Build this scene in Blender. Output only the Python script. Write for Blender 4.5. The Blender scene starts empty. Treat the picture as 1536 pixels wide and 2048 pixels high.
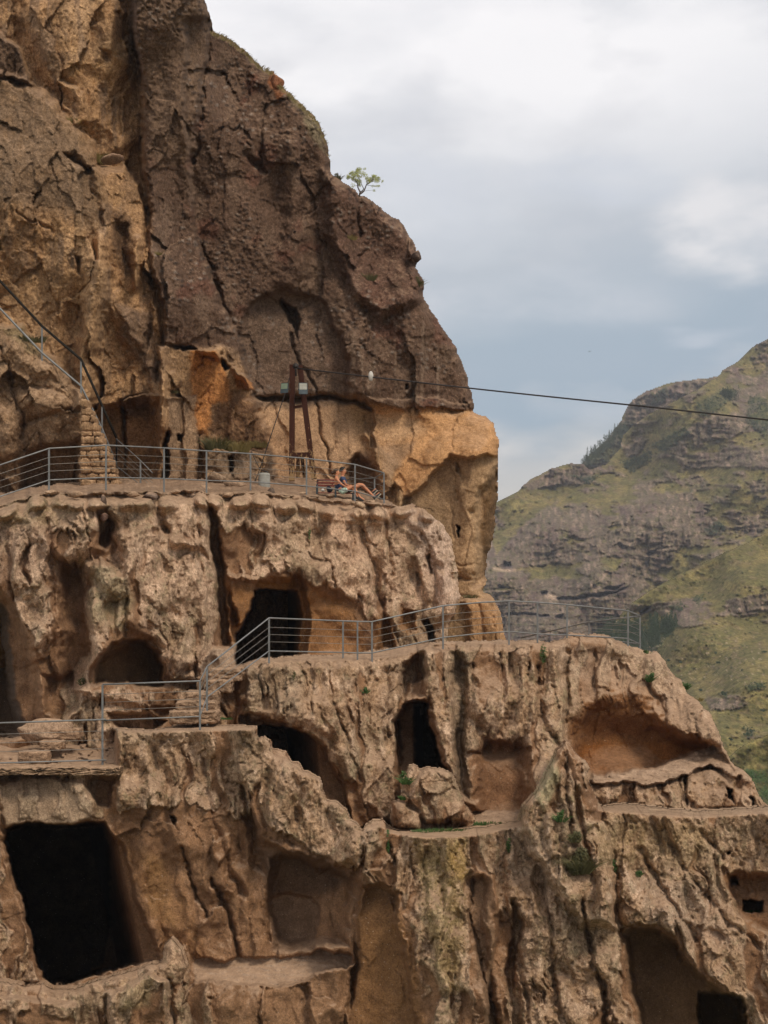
import bpy, bmesh, math, random
import numpy as np
from mathutils import Vector, Matrix
random.seed(7)
F = 3456.0; CU = 768.0; CV = 1250.0          # focal length in photo pixels, axis column, eye-level row
SC = bpy.context.scene
COL = SC.collection
f32 = np.float32

def P(u, v, Y):
    return Vector(((u - CU) / F * Y, Y, (CV - v) / F * Y))

# ------------------------------------------------------------------ noise
def _h(ix, iy, seed):
    n = (ix.astype(np.int64) * 374761393 + iy.astype(np.int64) * 668265263 + seed * 1442695041) & 0xffffffff
    n = ((n ^ (n >> 13)) * 1274126177) & 0xffffffff
    n = ((n ^ (n >> 16)) * 2246822519) & 0xffffffff
    return (n ^ (n >> 15)) & 0xffffffff
def _r(ix, iy, seed):
    return (_h(ix, iy, seed).astype(np.float64) / 4294967295.0).astype(f32)
def perlin(x, y, seed=0):
    xi = np.floor(x); yi = np.floor(y)
    xf = (x - xi).astype(f32); yf = (y - yi).astype(f32)
    xi = xi.astype(np.int32); yi = yi.astype(np.int32)
    uu = xf * xf * xf * (xf * (xf * 6 - 15) + 10); vv = yf * yf * yf * (yf * (yf * 6 - 15) + 10)
    def g(dx, dy):
        a = _r(xi + dx, yi + dy, seed) * 6.2831853
        return np.cos(a) * (xf - dx) + np.sin(a) * (yf - dy)
    a = g(0, 0); b = g(1, 0); c = g(0, 1); d = g(1, 1)
    r = a + uu * (b - a); s = c + uu * (d - c)
    return (r + vv * (s - r)) * 1.5
def fbm(x, y, seed=0, octv=4, gain=.5, lac=2.03):
    o = np.zeros_like(x, dtype=f32); a = 1.0; t = 0
    for k in range(octv):
        o += a * perlin(x, y, seed + k * 17); t += a
        x = x * lac + 3.7; y = y * lac + 1.3; a *= gain
    return o / t * 1.3
def billow(x, y, seed=0, octv=3, gain=.5):
    o = np.zeros_like(x, dtype=f32); a = 1.0; t = 0
    for k in range(octv):
        o += a * (np.sqrt(perlin(x, y, seed + k * 31) ** 2 + .006) - .06); t += a
        x = x * 2.1 + 5.1; y = y * 2.1 + 2.2; a *= gain
    return o / t * 1.6
def worley(x, y, seed=0, jit=.9):
    """F1, F2, offset to the nearest point, its random number"""
    xi = np.floor(x).astype(np.int32); yi = np.floor(y).astype(np.int32)
    f1 = np.full(x.shape, 9, f32); f2 = np.full(x.shape, 9, f32)
    ox = np.zeros(x.shape, f32); oy = np.zeros(x.shape, f32); rid = np.zeros(x.shape, f32)
    for dy in (-1, 0, 1):
        for dx in (-1, 0, 1):
            cx = xi + dx; cy = yi + dy
            px = cx + .5 + (_r(cx, cy, seed) - .5) * jit; py = cy + .5 + (_r(cx, cy, seed + 9) - .5) * jit
            ex = (x - px).astype(f32); ey = (y - py).astype(f32)
            d = np.sqrt(ex * ex + ey * ey)
            m = d < f1
            f2 = np.where(m, f1, np.minimum(f2, d))
            f1 = np.where(m, d, f1); ox = np.where(m, ex, ox); oy = np.where(m, ey, oy)
            rid = np.where(m, _r(cx, cy, seed + 21), rid)
    return f1, f2, ox, oy, rid
def facets(x, y, seed=0):
    """broken rock: every cell is its own tilted plane"""
    f1, f2, ox, oy, rid = worley(x, y, seed)
    a = rid * 6.283 * 7.3
    return (np.cos(a) * ox + np.sin(a) * oy) * 1.2 + (rid - .5) * .7
def ss(a, b, x):
    t = np.clip((x - a) / (b - a), 0, 1)
    return (t * t * (3 - 2 * t)).astype(f32)
def pdist(poly, u, v, closed=True):
    p = np.array(poly, f32); n = len(p)
    d = np.full(u.shape, 1e9, f32); ins = np.zeros(u.shape, bool)
    for i in range(n if closed else n - 1):
        a = p[i]; b = p[(i + 1) % n]
        e = b - a; L = float(e @ e) + 1e-9
        t = np.clip(((u - a[0]) * e[0] + (v - a[1]) * e[1]) / L, 0, 1)
        dx = u - a[0] - t * e[0]; dy = v - a[1] - t * e[1]
        d = np.minimum(d, dx * dx + dy * dy)
        if closed:
            c = ((a[1] > v) != (b[1] > v))
            with np.errstate(divide='ignore', invalid='ignore'):
                xx = (b[0] - a[0]) * (v - a[1]) / (b[1] - a[1] + 1e-12) + a[0]
            ins ^= c & (u < xx)
    d = np.sqrt(d)
    return np.where(ins, d, -d) if closed else d

class Sheet:
    """a rock face modelled as a finely divided surface; h is relief in metres towards the valley"""
    def __init__(s, u0, u1, v0, v1, step, Y, seed=1, warp=8, s_=1.0):
        s.step = step; s.seed = seed; s.s = s_
        s.nu = int((u1 - u0) / step) + 1; s.nv = int((v1 - v0) / step) + 1
        s.u, s.v = np.meshgrid(np.linspace(u0, u1, s.nu, dtype=f32), np.linspace(v0, v1, s.nv, dtype=f32))
        s.box = (u0, u1, v0, v1)
        u, v = s.u, s.v
        s.wu = warp * fbm(u / 85, v / 95, seed + 100, 2); s.wv = warp * fbm(u / 85, v / 85, seed + 200, 2)
        s.U = u + s.wu + warp * .6 * fbm(u / 22, v / 22, seed + 101, 3); s.V = v + s.wv + warp * .6 * fbm(u / 22, v / 22, seed + 201, 3)
        if callable(Y): s.Y = Y(s).astype(f32)
        elif isinstance(Y, (int, float)): s.Y = np.full(u.shape, Y, f32)
        else:
            num = np.zeros(u.shape, f32); den = np.zeros(u.shape, f32)
            for (a, b, y) in Y:
                w = 1.0 / (((u - a) ** 2 + (v - b) ** 2) / 1e4 + .25) ** 1.7
                num += w * y; den += w
            s.Y = num / den
        s.h = np.zeros(u.shape, f32); s.amp = np.ones(u.shape, f32)
        s.col = np.zeros(u.shape + (3,), f32); s.rough = np.ones(u.shape, f32); s.dust = np.ones(u.shape, f32)
    def sl(s, pts, m):
        p = np.array(pts, f32); u0, u1, v0, v1 = s.box; m += 12
        i0 = max(0, int((p[:, 0].min() - m - u0) / s.step)); i1 = min(s.nu, int((p[:, 0].max() + m - u0) / s.step) + 2)
        j0 = max(0, int((p[:, 1].min() - m - v0) / s.step)); j1 = min(s.nv, int((p[:, 1].max() + m - v0) / s.step) + 2)
        if i1 <= i0 or j1 <= j0: return None
        return (slice(j0, j1), slice(i0, i1))
    def w(s, poly, soft, inner=None):
        """0..1 weight of a polygon on the grid, centred on its edge"""
        k = s.sl(poly, soft * 1.2)
        if k is None: return None, None
        d = pdist(poly, s.U[k], s.V[k])
        if inner is not None: return k, ss(0, inner, d)
        return k, ss(-soft / 2, soft / 2, d)
    def block(s, poly, h, soft=14, du=0, dv=0):
        k, w = s.w(poly, soft)
        if k is None: return
        c = np.mean(np.array(poly), 0)
        s.h[k] += w * (h + du * (s.u[k] - c[0]) + dv * (s.v[k] - c[1]))
    def cave(s, poly, depth, soft=10, keep=.25, fn=None):
        k, w = s.w(poly, 0, inner=soft)
        if k is None: return
        d = depth if fn is None else fn(s.u[k], s.v[k])
        s.h[k] -= w * d; s.amp[k] *= 1 - w * (1 - keep); s.dust[k] *= 1 - w * .6
    def crack(s, pts, width=3, depth=.4):
        depth *= .6 * getattr(Sheet, 'CK', 1.); width *= .85
        k = s.sl(pts, width * 3)
        if k is None: return
        d = pdist(pts, s.U[k] + 2 * perlin(s.u[k] / 9, s.v[k] / 9, 5), s.V[k], False)
        s.h[k] -= depth * np.exp(-(d / width) ** 2)
    def ridge(s, pts, width, h):
        k = s.sl(pts, width * 2.6)
        if k is None: return
        d = pdist(pts, s.U[k], s.V[k], False)
        s.h[k] += h * np.exp(-(d / width) ** 2)
    def paint(s, poly, c, soft=14, op=1., nz=.0, nsc=30):
        k, w = s.w(poly, soft)
        if k is None: return
        if nz: w = w * np.clip(1 - nz + nz * 2 * (.5 + fbm(s.u[k] / nsc, s.v[k] / nsc, 77, 3)), 0, 1)
        w = (w * op)[..., None]
        s.col[k] = s.col[k] * (1 - w) + np.array(c, f32) * w
    def calm(s, poly, f, soft=14, rough=None):
        k, w = s.w(poly, soft)
        if k is None: return
        s.amp[k] *= 1 - w * (1 - f)
        if rough is not None: s.rough[k] *= 1 - w * (1 - rough)
    def mix(s, c, w):
        w = np.clip(w, 0, 1)[..., None]
        s.col = s.col * (1 - w) + np.array(c, f32) * w
    def Yf(s):
        return s.Y - s.h * s.s
    def floorY(s, Z, k=None):
        pass
    def depth(s, u, v):
        i = int(round((u - s.box[0]) / s.step)); j = int(round((v - s.box[2]) / s.step))
        i = min(max(i, 0), s.nu - 1); j = min(max(j, 0), s.nv - 1)
        return float(s.Yfin[j, i])
    def build(s, name, mat, outline, rp=22, R=1.0, back=3.0, en=3., fin=None, scale_=1.0, drop=0., drop_x=0.):
        u, v = s.u, s.v; s.OUT = outline
        d = pdist(outline, u + en * fbm(u / 26, v / 26, s.seed + 300, 4), v + en * fbm(u / 26, v / 26, s.seed + 301, 4))
        t = np.clip(1 - d / rp, 0, 1)
        Y = s.Yf() + R * (1 - np.sqrt(np.maximum(1 - t * t, 0)))
        if fin is not None: Y = fin(s, Y)
        s.Yfin = Y
        X = (u - CU) / F * Y; Z = (CV - v) / F * Y
        co = np.stack([X, Y, Z], -1).reshape(-1, 3)
        inn = d > 0
        cell = inn[:-1, :-1] & inn[1:, :-1] & inn[:-1, 1:] & inn[1:, 1:]
        idx = np.arange(s.nu * s.nv).reshape(s.nv, s.nu)
        a = idx[:-1, :-1][cell]; b = idx[:-1, 1:][cell]; c = idx[1:, 1:][cell]; e = idx[1:, :-1][cell]
        quads = [np.stack([a, e, c, b], -1)]
        # sides: the border is carried back into the hill
        cp = np.pad(cell, 1)
        nb = s.nu * s.nv
        def side(mask, p, q):
            if mask.any(): edges.append(np.stack([p[mask], q[mask]], -1))
        edges = []
        C = cp[1:-1, 1:-1]
        side(C & ~cp[:-2, 1:-1], idx[:-1, 1:], idx[:-1, :-1])
        side(C & ~cp[2:, 1:-1], idx[1:, :-1], idx[1:, 1:])
        side(C & ~cp[1:-1, :-2], idx[:-1, :-1], idx[1:, :-1])
        side(C & ~cp[1:-1, 2:], idx[1:, 1:], idx[:-1, 1:])
        E = np.concatenate(edges)
        col = s.col.reshape(-1, 3); ex = np.stack([s.rough.reshape(-1), s.dust.reshape(-1)], -1)
        un, inv = np.unique(E.reshape(-1), return_inverse=True)
        rings = [un]; extra = []; ecol = []; eex = []
        nxt = nb
        steps = [.12 * scale_, .45 * scale_, .5 * back, back]
        for st in steps:
            q = co[un].copy()
            near = min(st, .45 * scale_); far = st - near
            q[:, 1] += near
            q *= (1 + far / q[:, 1])[:, None]; q[:, 2] -= drop * st
            extra.append(q); ecol.append(col[un]); eex.append(ex[un])
            rings.append(np.arange(nxt, nxt + len(un))); nxt += len(un)
        inv = inv.reshape(-1, 2)
        for r in range(len(rings) - 1):
            A = rings[r][inv[:, 0]]; B = rings[r][inv[:, 1]]; A2 = rings[r + 1][inv[:, 0]]; B2 = rings[r + 1][inv[:, 1]]
            quads.append(np.stack([A, A2, B2, B], -1)[:, ::-1])
        co = np.concatenate([co] + extra); col = np.concatenate([col] + ecol); ex = np.concatenate([ex] + eex)
        Q = np.concatenate(quads)
        used = np.zeros(len(co), bool); used[Q.reshape(-1)] = True
        rem = np.cumsum(used) - 1
        Q = rem[Q]; co = co[used]; col = col[used]; ex = ex[used]
        me = bpy.data.meshes.new(name)
        me.vertices.add(len(co)); me.vertices.foreach_set('co', co.astype(f32).reshape(-1))
        me.loops.add(Q.size); me.loops.foreach_set('vertex_index', Q.reshape(-1).astype(np.int32))
        me.polygons.add(len(Q)); me.polygons.foreach_set('loop_start', np.arange(0, Q.size, 4, dtype=np.int32))
        me.polygons.foreach_set('use_smooth', np.ones(len(Q), bool))
        me.update(calc_edges=True)
        at = me.attributes.new('tone', 'FLOAT_COLOR', 'POINT')
        at.data.foreach_set('color', np.concatenate([np.clip(col, 0, 1), ex[:, :1]], 1).astype(f32).reshape(-1))
        at = me.attributes.new('dust', 'FLOAT', 'POINT'); at.data.foreach_set('value', ex[:, 1].astype(f32))
        me.materials.append(mat)
        o = bpy.data.objects.new(name, me); COL.objects.link(o)
        o['kind'] = 'structure'
        return o

# ------------------------------------------------------------------ materials
def newmat(name):
    m = bpy.data.materials.new(name); m.use_nodes = True
    nt = m.node_tree; nt.nodes.clear()
    out = nt.nodes.new('ShaderNodeOutputMaterial'); b = nt.nodes.new('ShaderNodeBsdfPrincipled')
    nt.links.new(b.outputs[0], out.inputs[0])
    return m, nt, b
def nd(nt, t, **k):
    n = nt.nodes.new(t)
    for a, b in k.items():
        if a.startswith('i_'): n.inputs[int(a[2:])].default_value = b
        else: setattr(n, a, b)
    return n
def math_(nt, op, a, b=None, clamp=False):
    n = nt.nodes.new('ShaderNodeMath'); n.operation = op; n.use_clamp = clamp
    for i, x in enumerate((a, b)):
        if x is None: continue
        if isinstance(x, (int, float)): n.inputs[i].default_value = x
        else: nt.links.new(x, n.inputs[i])
    return n.outputs[0]
def mixc(nt, f, a, b, mode='MIX'):
    n = nt.nodes.new('ShaderNodeMix'); n.data_type = 'RGBA'; n.blend_type = mode
    for i, x in ((0, f), (6, a), (7, b)):
        if isinstance(x, (int, float)): n.inputs[i].default_value = x
        elif isinstance(x, tuple): n.inputs[i].default_value = (*x, 1) if len(x) == 3 else x
        else: nt.links.new(x, n.inputs[i])
    return n.outputs[2]
def mapr(nt, x, a, b, c=0., d=1.):
    n = nt.nodes.new('ShaderNodeMapRange'); n.inputs[1].default_value = a; n.inputs[2].default_value = b
    n.inputs[3].default_value = c; n.inputs[4].default_value = d; nt.links.new(x, n.inputs[0]); return n.outputs[0]
def noise(nt, vec, scale, detail=4, rough=.55):
    n = nt.nodes.new('ShaderNodeTexNoise'); n.inputs['Scale'].default_value = scale
    n.inputs['Detail'].default_value = detail; n.inputs['Roughness'].default_value = rough
    if vec is not None: nt.links.new(vec, n.inputs['Vector'])
    return n.outputs[0]
def voro(nt, vec, scale, feat='F1'):
    n = nt.nodes.new('ShaderNodeTexVoronoi'); n.feature = feat; n.inputs['Scale'].default_value = scale
    nt.links.new(vec, n.inputs['Vector']); return n
def rock_mat(name, unit=1.0, dustc=(.40, .285, .20), dust_amt=.75, bump=1.0, speck=1.0, dlo=.55, dhi=.9, warm=(1.04, .97, .90)):
    m, nt, b = newmat(name)
    tc = nt.nodes.new('ShaderNodeTexCoord'); v = tc.outputs['Object']
    at = nd(nt, 'ShaderNodeAttribute', attribute_name='tone'); col = at.outputs['Color']; rg = at.outputs['Alpha']
    ad = nd(nt, 'ShaderNodeAttribute', attribute_name='dust')
    geo = nt.nodes.new('ShaderNodeNewGeometry'); sep = nt.nodes.new('ShaderNodeSeparateXYZ'); nt.links.new(geo.outputs['Normal'], sep.inputs[0])
    n1 = noise(nt, v, 2.2 * unit, 6, .65); n2 = noise(nt, v, 9 * unit, 5, .7); n3 = noise(nt, v, 26 * unit, 3, .7)
    # grain and mottling of the tuff itself
    c = mixc(nt, 1., col, mixc(nt, mapr(nt, n1, .3, .7), (.72, .70, .68), (1.25, 1.25, 1.25)), 'MULTIPLY')
    c = mixc(nt, rg, c, mixc(nt, 1., c, mixc(nt, mapr(nt, n2, .34, .66), (.58, .55, .52), (1.38, 1.39, 1.40)), 'MULTIPLY'))
    c = mixc(nt, 1., c, mixc(nt, mapr(nt, n3, .33, .67), (.66, .65, .64), (1.30, 1.30, 1.30)), 'MULTIPLY')
    vo = voro(nt, v, 9 * unit); pits = math_(nt, 'MULTIPLY', mapr(nt, vo.outputs['Distance'], .16, .08), .75 * speck)
    sepc = nt.nodes.new('ShaderNodeSeparateColor'); nt.links.new(vo.outputs['Color'], sepc.inputs[0])
    pk = math_(nt, 'MULTIPLY', pits, mapr(nt, sepc.outputs[0], .62, .66)); c = mixc(nt, pk, c, (.035, .03, .027))
    pl = math_(nt, 'MULTIPLY', pits, mapr(nt, sepc.outputs[1], .60, .64)); c = mixc(nt, pl, c, (.42, .33, .25))
    # dust lies on whatever faces up
    dn = math_(nt, 'ADD', sep.outputs[2], math_(nt, 'MULTIPLY', math_(nt, 'SUBTRACT', n2, .5), .5))
    df = math_(nt, 'MULTIPLY', math_(nt, 'MULTIPLY', mapr(nt, dn, dlo, dhi), dust_amt), ad.outputs['Fac'])
    c = mixc(nt, df, c, mixc(nt, 1., dustc, mixc(nt, mapr(nt, math_(nt, 'ADD', math_(nt, 'MULTIPLY', n1, .5), math_(nt, 'MULTIPLY', n2, .5)), .35, .65), (.55, .53, .51), (1.12, 1.12, 1.12)), 'MULTIPLY'))
    c = mixc(nt, 1., c, warm, 'MULTIPLY')
    nt.links.new(c, b.inputs['Base Color']); b.inputs['Roughness'].default_value = .95
    b.inputs['Specular IOR Level'].default_value = .15
    hgt = math_(nt, 'ADD', math_(nt, 'MULTIPLY', n1, 1.0), math_(nt, 'ADD', math_(nt, 'MULTIPLY', n2, math_(nt, 'MULTIPLY', rg, .45)), math_(nt, 'MULTIPLY', n3, math_(nt, 'MULTIPLY', rg, .16))))
    hgt = math_(nt, 'SUBTRACT', hgt, math_(nt, 'MULTIPLY', pk, .2))
    bp = nd(nt, 'ShaderNodeBump'); bp.inputs['Strength'].default_value = 1.0; bp.inputs['Distance'].default_value = .085 * bump / unit
    nt.links.new(hgt, bp.inputs['Height']); nt.links.new(bp.outputs[0], b.inputs['Normal'])
    return m
# ------------------------------------------------------------------ world, sun, camera
SUN_EL, SUN_AZ = math.radians(48), math.radians(38)      # sun high behind the viewer's right shoulder
w = bpy.data.worlds.new("World"); SC.world = w; w.use_nodes = True
nt = w.node_tree; nt.nodes.clear()
out = nt.nodes.new('ShaderNodeOutputWorld'); bg = nt.nodes.new('ShaderNodeBackground'); nt.links.new(bg.outputs[0], out.inputs[0])
sky = nt.nodes.new('ShaderNodeTexSky'); sky.sky_type = 'NISHITA'; sky.sun_disc = False
sky.sun_elevation = SUN_EL; sky.sun_rotation = math.radians(180) - SUN_AZ
tc = nt.nodes.new('ShaderNodeTexCoord'); sp = nt.nodes.new('ShaderNodeSeparateXYZ'); nt.links.new(tc.outputs['Generated'], sp.inputs[0])
z = sp.outputs[2]; x = sp.outputs[0]
mp = nd(nt, 'ShaderNodeMapping'); mp.inputs['Scale'].default_value = (5.2, 5.2, 13.); mp.inputs['Location'].default_value = (1.3, .4, .75); nt.links.new(tc.outputs['Generated'], mp.inputs[0])
cn = noise(nt, mp.outputs[0], 1.0, 7, .52)
mp2 = nd(nt, 'ShaderNodeMapping'); mp2.inputs['Scale'].default_value = (13, 13, 27.); mp2.inputs['Location'].default_value = (4.3, 2.4, 1.15); nt.links.new(tc.outputs['Generated'], mp2.inputs[0])
cn2 = noise(nt, mp2.outputs[0], 1.0, 6, .5)
zz = math_(nt, 'ADD', z, math_(nt, 'MULTIPLY', math_(nt, 'SUBTRACT', cn, .5), .10))
zz = math_(nt, 'SUBTRACT', zz, math_(nt, 'MULTIPLY', x, .16))
rp = nt.nodes.new('ShaderNodeValToRGB'); nt.links.new(mapr(nt, zz, 0, .5), rp.inputs[0])
el = rp.color_ramp.elements
stops = [(0, (.52, .50, .47)), (.13, (.62, .59, .55)), (.165, (.52, .53, .54)), (.215, (.34, .43, .52)), (.30, (.37, .45, .53)), (.38, (.52, .56, .61)), (.48, (.76, .765, .79)), (.60, (.96, .94, .945)), (.76, (1.03, 1.0, 1.0)), (1., (.95, .91, .87))]
el[0].position = stops[0][0]; el[0].color = (*stops[0][1], 1); el[1].position = 1.; el[1].color = (*stops[-1][1], 1)
for p_, c_ in stops[1:-1]:
    e = el.new(p_); e.color = (*c_, 1)
c = mixc(nt, math_(nt, 'MULTIPLY', mapr(nt, cn2, .50, .72), .55), rp.outputs[0], (.66, .66, .69))
c = mixc(nt, math_(nt, 'MULTIPLY', mapr(nt, cn, .54, .36), .30), c, (.45, .49, .56))
yy_ = sp.outputs[1]; bx = math_(nt, 'DIVIDE', x, math_(nt, 'MAXIMUM', yy_, .05)); bz = math_(nt, 'DIVIDE', z, math_(nt, 'MAXIMUM', yy_, .05))
wob = math_(nt, 'MULTIPLY', math_(nt, 'SUBTRACT', cn2, .5), .16); wob2 = math_(nt, 'MULTIPLY', math_(nt, 'SUBTRACT', cn, .5), .10)
def bank(cx, cz, rx, rz, col, amt, e0=1.05, e1=.55):
    global c
    dx = math_(nt, 'DIVIDE', math_(nt, 'SUBTRACT', math_(nt, 'ADD', bx, wob), cx), rx); dz = math_(nt, 'DIVIDE', math_(nt, 'SUBTRACT', math_(nt, 'ADD', bz, wob2), cz), rz)
    d = math_(nt, 'SQRT', math_(nt, 'ADD', math_(nt, 'MULTIPLY', dx, dx), math_(nt, 'MULTIPLY', dz, dz)))
    m = nt.nodes.new('ShaderNodeMapRange'); m.interpolation_type = 'SMOOTHSTEP'; m.inputs[1].default_value = e0; m.inputs[2].default_value = e1; nt.links.new(d, m.inputs[0])
    c = mixc(nt, math_(nt, 'MULTIPLY', m.outputs[0], math_(nt, 'MULTIPLY', amt, mapr(nt, cn2, .30, .62))), c, col)
bank(.235, .232, .07, .040, (.84, .82, .825), .85, 1.25, .5); bank(.10, .185, .085, .019, (.68, .69, .73), .75, 1.2, .3); bank(.17, .163, .03, .008, (.66, .68, .74), .8, 1.3, .2)
bank(.085, .095, .10, .020, (.92, .84, .77), 1., 1.3, .3); bank(-.05, .335, .05, .012, (.68, .68, .71), .7, 1.3, .2); bank(.16, .365, .09, .012, (.72, .73, .76), .7, 1.3, .2); bank(.02, .24, .06, .03, (.72, .74, .80), .5, 1.3, .2); bank(.13, .255, .05, .02, (.60, .64, .72), .6, 1.3, .3)
nis = nt.nodes.new('ShaderNodeMix'); nis.data_type = 'RGBA'; nis.blend_type = 'MULTIPLY'; nis.inputs[0].default_value = 1
nt.links.new(sky.outputs[0], nis.inputs[6]); nis.inputs[7].default_value = (.1, .1, .1, 1)
c = mixc(nt, .93, nis.outputs[2], c)
# strength .1 on the sky: the cloud colours are scaled up to match
sc10 = mixc(nt, 1., c, (10, 10, 10), 'MULTIPLY')
nt.links.new(sc10, bg.inputs[0]); bg.inputs[1].default_value = .1

sd = bpy.data.lights.new('sun', 'SUN'); sd.energy = 2.1; sd.angle = math.radians(14); sd.color = (1, .89, .74)
so = bpy.data.objects.new('sun', sd); COL.objects.link(so)
dv = Vector((math.sin(SUN_AZ) * math.cos(SUN_EL), -math.cos(SUN_AZ) * math.cos(SUN_EL), math.sin(SUN_EL)))
so.rotation_euler = dv.to_track_quat('Z', 'Y').to_euler()
cam = bpy.data.cameras.new('camera'); co_ = bpy.data.objects.new('camera', cam); COL.objects.link(co_); SC.camera = co_
co_.rotation_euler = (math.radians(90), 0, 0); cam.sensor_fit = 'VERTICAL'; cam.sensor_height = 36
cam.lens = F / 2048 * 36; cam.shift_y = (CV - 1024) / 2048; cam.clip_end = 20000; cam.clip_start = .5
SC.view_settings.view_transform = 'Standard'; SC.view_settings.look = 'None'; SC.view_settings.exposure = .10
# ------------------------------------------------------------------ the upper cliff
TAN = (.35, .222, .122); TAN2 = (.40, .27, .16); DARK = (.112, .073, .053); DARK2 = (.155, .108, .08); GREYR = (.165, .118, .08)
ORG = (.45, .265, .13); BAND = (.42, .285, .18); BROWN = (.17, .095, .048)
MR = rock_mat('cliff_rock', bump=.9, dust_amt=.45)
def cliff():
    Sheet.CK = .55
    s = Sheet(-170, 1060, -70, 1340, 2.0, [(0, 0, 55), (150, 100, 55), (270, 0, 55.5), (350, 200, 56.5), (500, 150, 60), (450, 450, 58.5), (600, 400, 60), (650, 600, 60),
        (800, 500, 62), (900, 750, 62), (600, 750, 59.5), (750, 750, 60), (0, 400, 53.5), (150, 500, 54), (250, 600, 55), (300, 800, 55.5), (100, 800, 54.5),
        (400, 800, 58), (600, 950, 59.5), (900, 1000, 60), (900, 1250, 59), (500, 1200, 59), (100, 1100, 56)], seed=11, warp=9)
    s.Y += 3.4
    u, v, U, V = s.u, s.v, s.U, s.V
    dark_poly = [(252, -90), (800, -90), (1100, 400), (1100, 822), (945, 822), (850, 832), (790, 818), (735, 800), (640, 788), (560, 790), (508, 800), (500, 760), (470, 700), (380, 690), (332, 690), (318, 600), (303, 480), (292, 330), (286, 200), (262, 80)]
    dk = pdist(dark_poly, U, V); wdk = ss(-9, 9, dk)
    # colours
    s.col[:] = TAN
    n = fbm(u / 120, v / 160, 3, 4)
    s.mix(TAN2, ss(.0, .35, n)); s.mix((.20, .13, .078), ss(.0, .4, fbm(u / 45, v / 85, 5, 6, .6)) * .8); s.mix((.17, .125, .095), ss(.1, .35, fbm(u / 28, v / 150, 6, 5, .6)) * .55); s.mix((.42, .27, .14), ss(.15, .45, fbm(u / 60, v / 60, 8, 5)) * .5)
    s.mix(DARK, wdk)
    streak = fbm(u / 14, v / 170, 9, 4)
    s.mix(DARK2, wdk * ss(.0, .4, fbm(u / 60, v / 110, 7, 4)) * .8)
    s.mix((.20, .15, .115), wdk * ss(.15, .5, streak) * ss(420, 620, v) * ss(560, 700, u) * .7)
    s.mix((.13, .062, .045), wdk * ss(.22, .5, fbm(u / 90, v / 90, 15, 4)) * .6)
    # blocks of the cliff
    s.block([(-200, 140), (0, 150), (62, 166), (115, 215), (160, 262), (195, 330), (200, 400), (207, 470), (210, 600), (190, 760), (180, 1010), (-200, 1010)], 1.9, 30)
    s.paint([(-200, 140), (0, 150), (62, 166), (115, 215), (160, 262), (195, 330), (200, 400), (205, 440), (120, 430), (-200, 380)], GREYR, 60, .9, .2)
    s.block([(-200, 40), (0, 60), (40, 100), (68, 165), (0, 150), (-200, 140)], 1.6, 10); s.paint([(-200, 40), (0, 60), (40, 100), (68, 165), (0, 150), (-200, 140)], (.12, .08, .055), 10)
    s.block([(188, 340), (250, 335), (285, 370), (296, 480), (312, 600), (334, 700), (335, 800), (150, 820), (170, 600), (205, 450)], 1.5, 22)
    s.block([(262, -90), (424, -90), (424, 60), (408, 130), (397, 230), (382, 330), (386, 430), (402, 520), (440, 600), (478, 690), (500, 780), (470, 740), (380, 690), (332, 690), (312, 560), (300, 480), (288, 330), (280, 180)], 2.0, 12)
    s.paint([(275, -90), (424, -90), (424, 60), (408, 130), (397, 230), (382, 330), (345, 330), (310, 340), (288, 230)], (.145, .10, .07), 16, .8, .3)
    s.block([(372, 40), (426, 30), (410, 130), (398, 230), (385, 330), (370, 250)], -1.0, 14)
    # tan buttress edges and hollows
    s.crack([(240, -60), (262, 60), (284, 180), (292, 330), (300, 480)], 9, 1.0)
    s.crack([(200, 420), (208, 540), (240, 640), (285, 720), (300, 790)], 4, .35)
    s.crack([(235, 30), (275, 110), (278, 170)], 5, .7)
    s.ridge([(130, 0), (160, 110), (180, 230)], 40, .8); s.ridge([(200, 0), (230, 130), (240, 290)], 26, .7); s.ridge([(70, 30), (120, 150)], 30, .6)
    s.cave([(195, 95), (220, 100), (225, 130), (200, 125)], .5, 12); s.cave([(242, 150), (262, 140), (250, 180), (244, 270), (234, 270)], .5, 12)
    s.block([(120, 165), (165, 185), (180, 240), (150, 250), (125, 215)], .7, 10)
    s.cave([(115, 305), (150, 298), (195, 345), (190, 365), (150, 335)], .8, 18)
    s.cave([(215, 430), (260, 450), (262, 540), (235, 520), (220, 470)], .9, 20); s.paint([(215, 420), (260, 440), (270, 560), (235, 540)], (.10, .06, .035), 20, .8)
    s.ridge([(275, 480), (272, 570)], 9, .9); s.cave([(255, 560), (285, 560), (275, 590), (262, 585)], .5, 9)
    s.cave([(145, 505), (165, 510), (165, 560), (150, 545)], .7, 14)
    s.crack([(35, 425), (70, 440), (105, 460)], 3, .5); s.ridge([(225, 600), (300, 740), (330, 850)], 16, .5)
    s.paint([(235, 600), (300, 640), (320, 760), (300, 770), (245, 680)], (.12, .09, .075), 20, .7, .4)
    s.paint([(-200, 540), (200, 560), (260, 780), (150, 820), (-200, 800)], (.33, .225, .13), 60, .5, .5, 60)
    # dark face: recessed arch, crack with a hole, creases
    s.block([(470, 668), (488, 628), (528, 594), (563, 578), (612, 590), (648, 602), (690, 700), (700, 800), (505, 806), (486, 740)], -.5, 12)
    s.paint([(470, 668), (488, 628), (528, 594), (563, 578), (612, 590), (648, 602), (690, 700), (700, 800), (505, 806), (486, 740)], (.15, .108, .082), 22, .75, .2)
    s.calm([(470, 668), (488, 628), (528, 594), (563, 578), (612, 590), (648, 602), (690, 700), (700, 800), (505, 806), (486, 740)], .4, 20)
    s.cave([(561, 603), (572, 598), (590, 618), (601, 650), (600, 690), (590, 668), (576, 640)], 1.1, 8)
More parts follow.
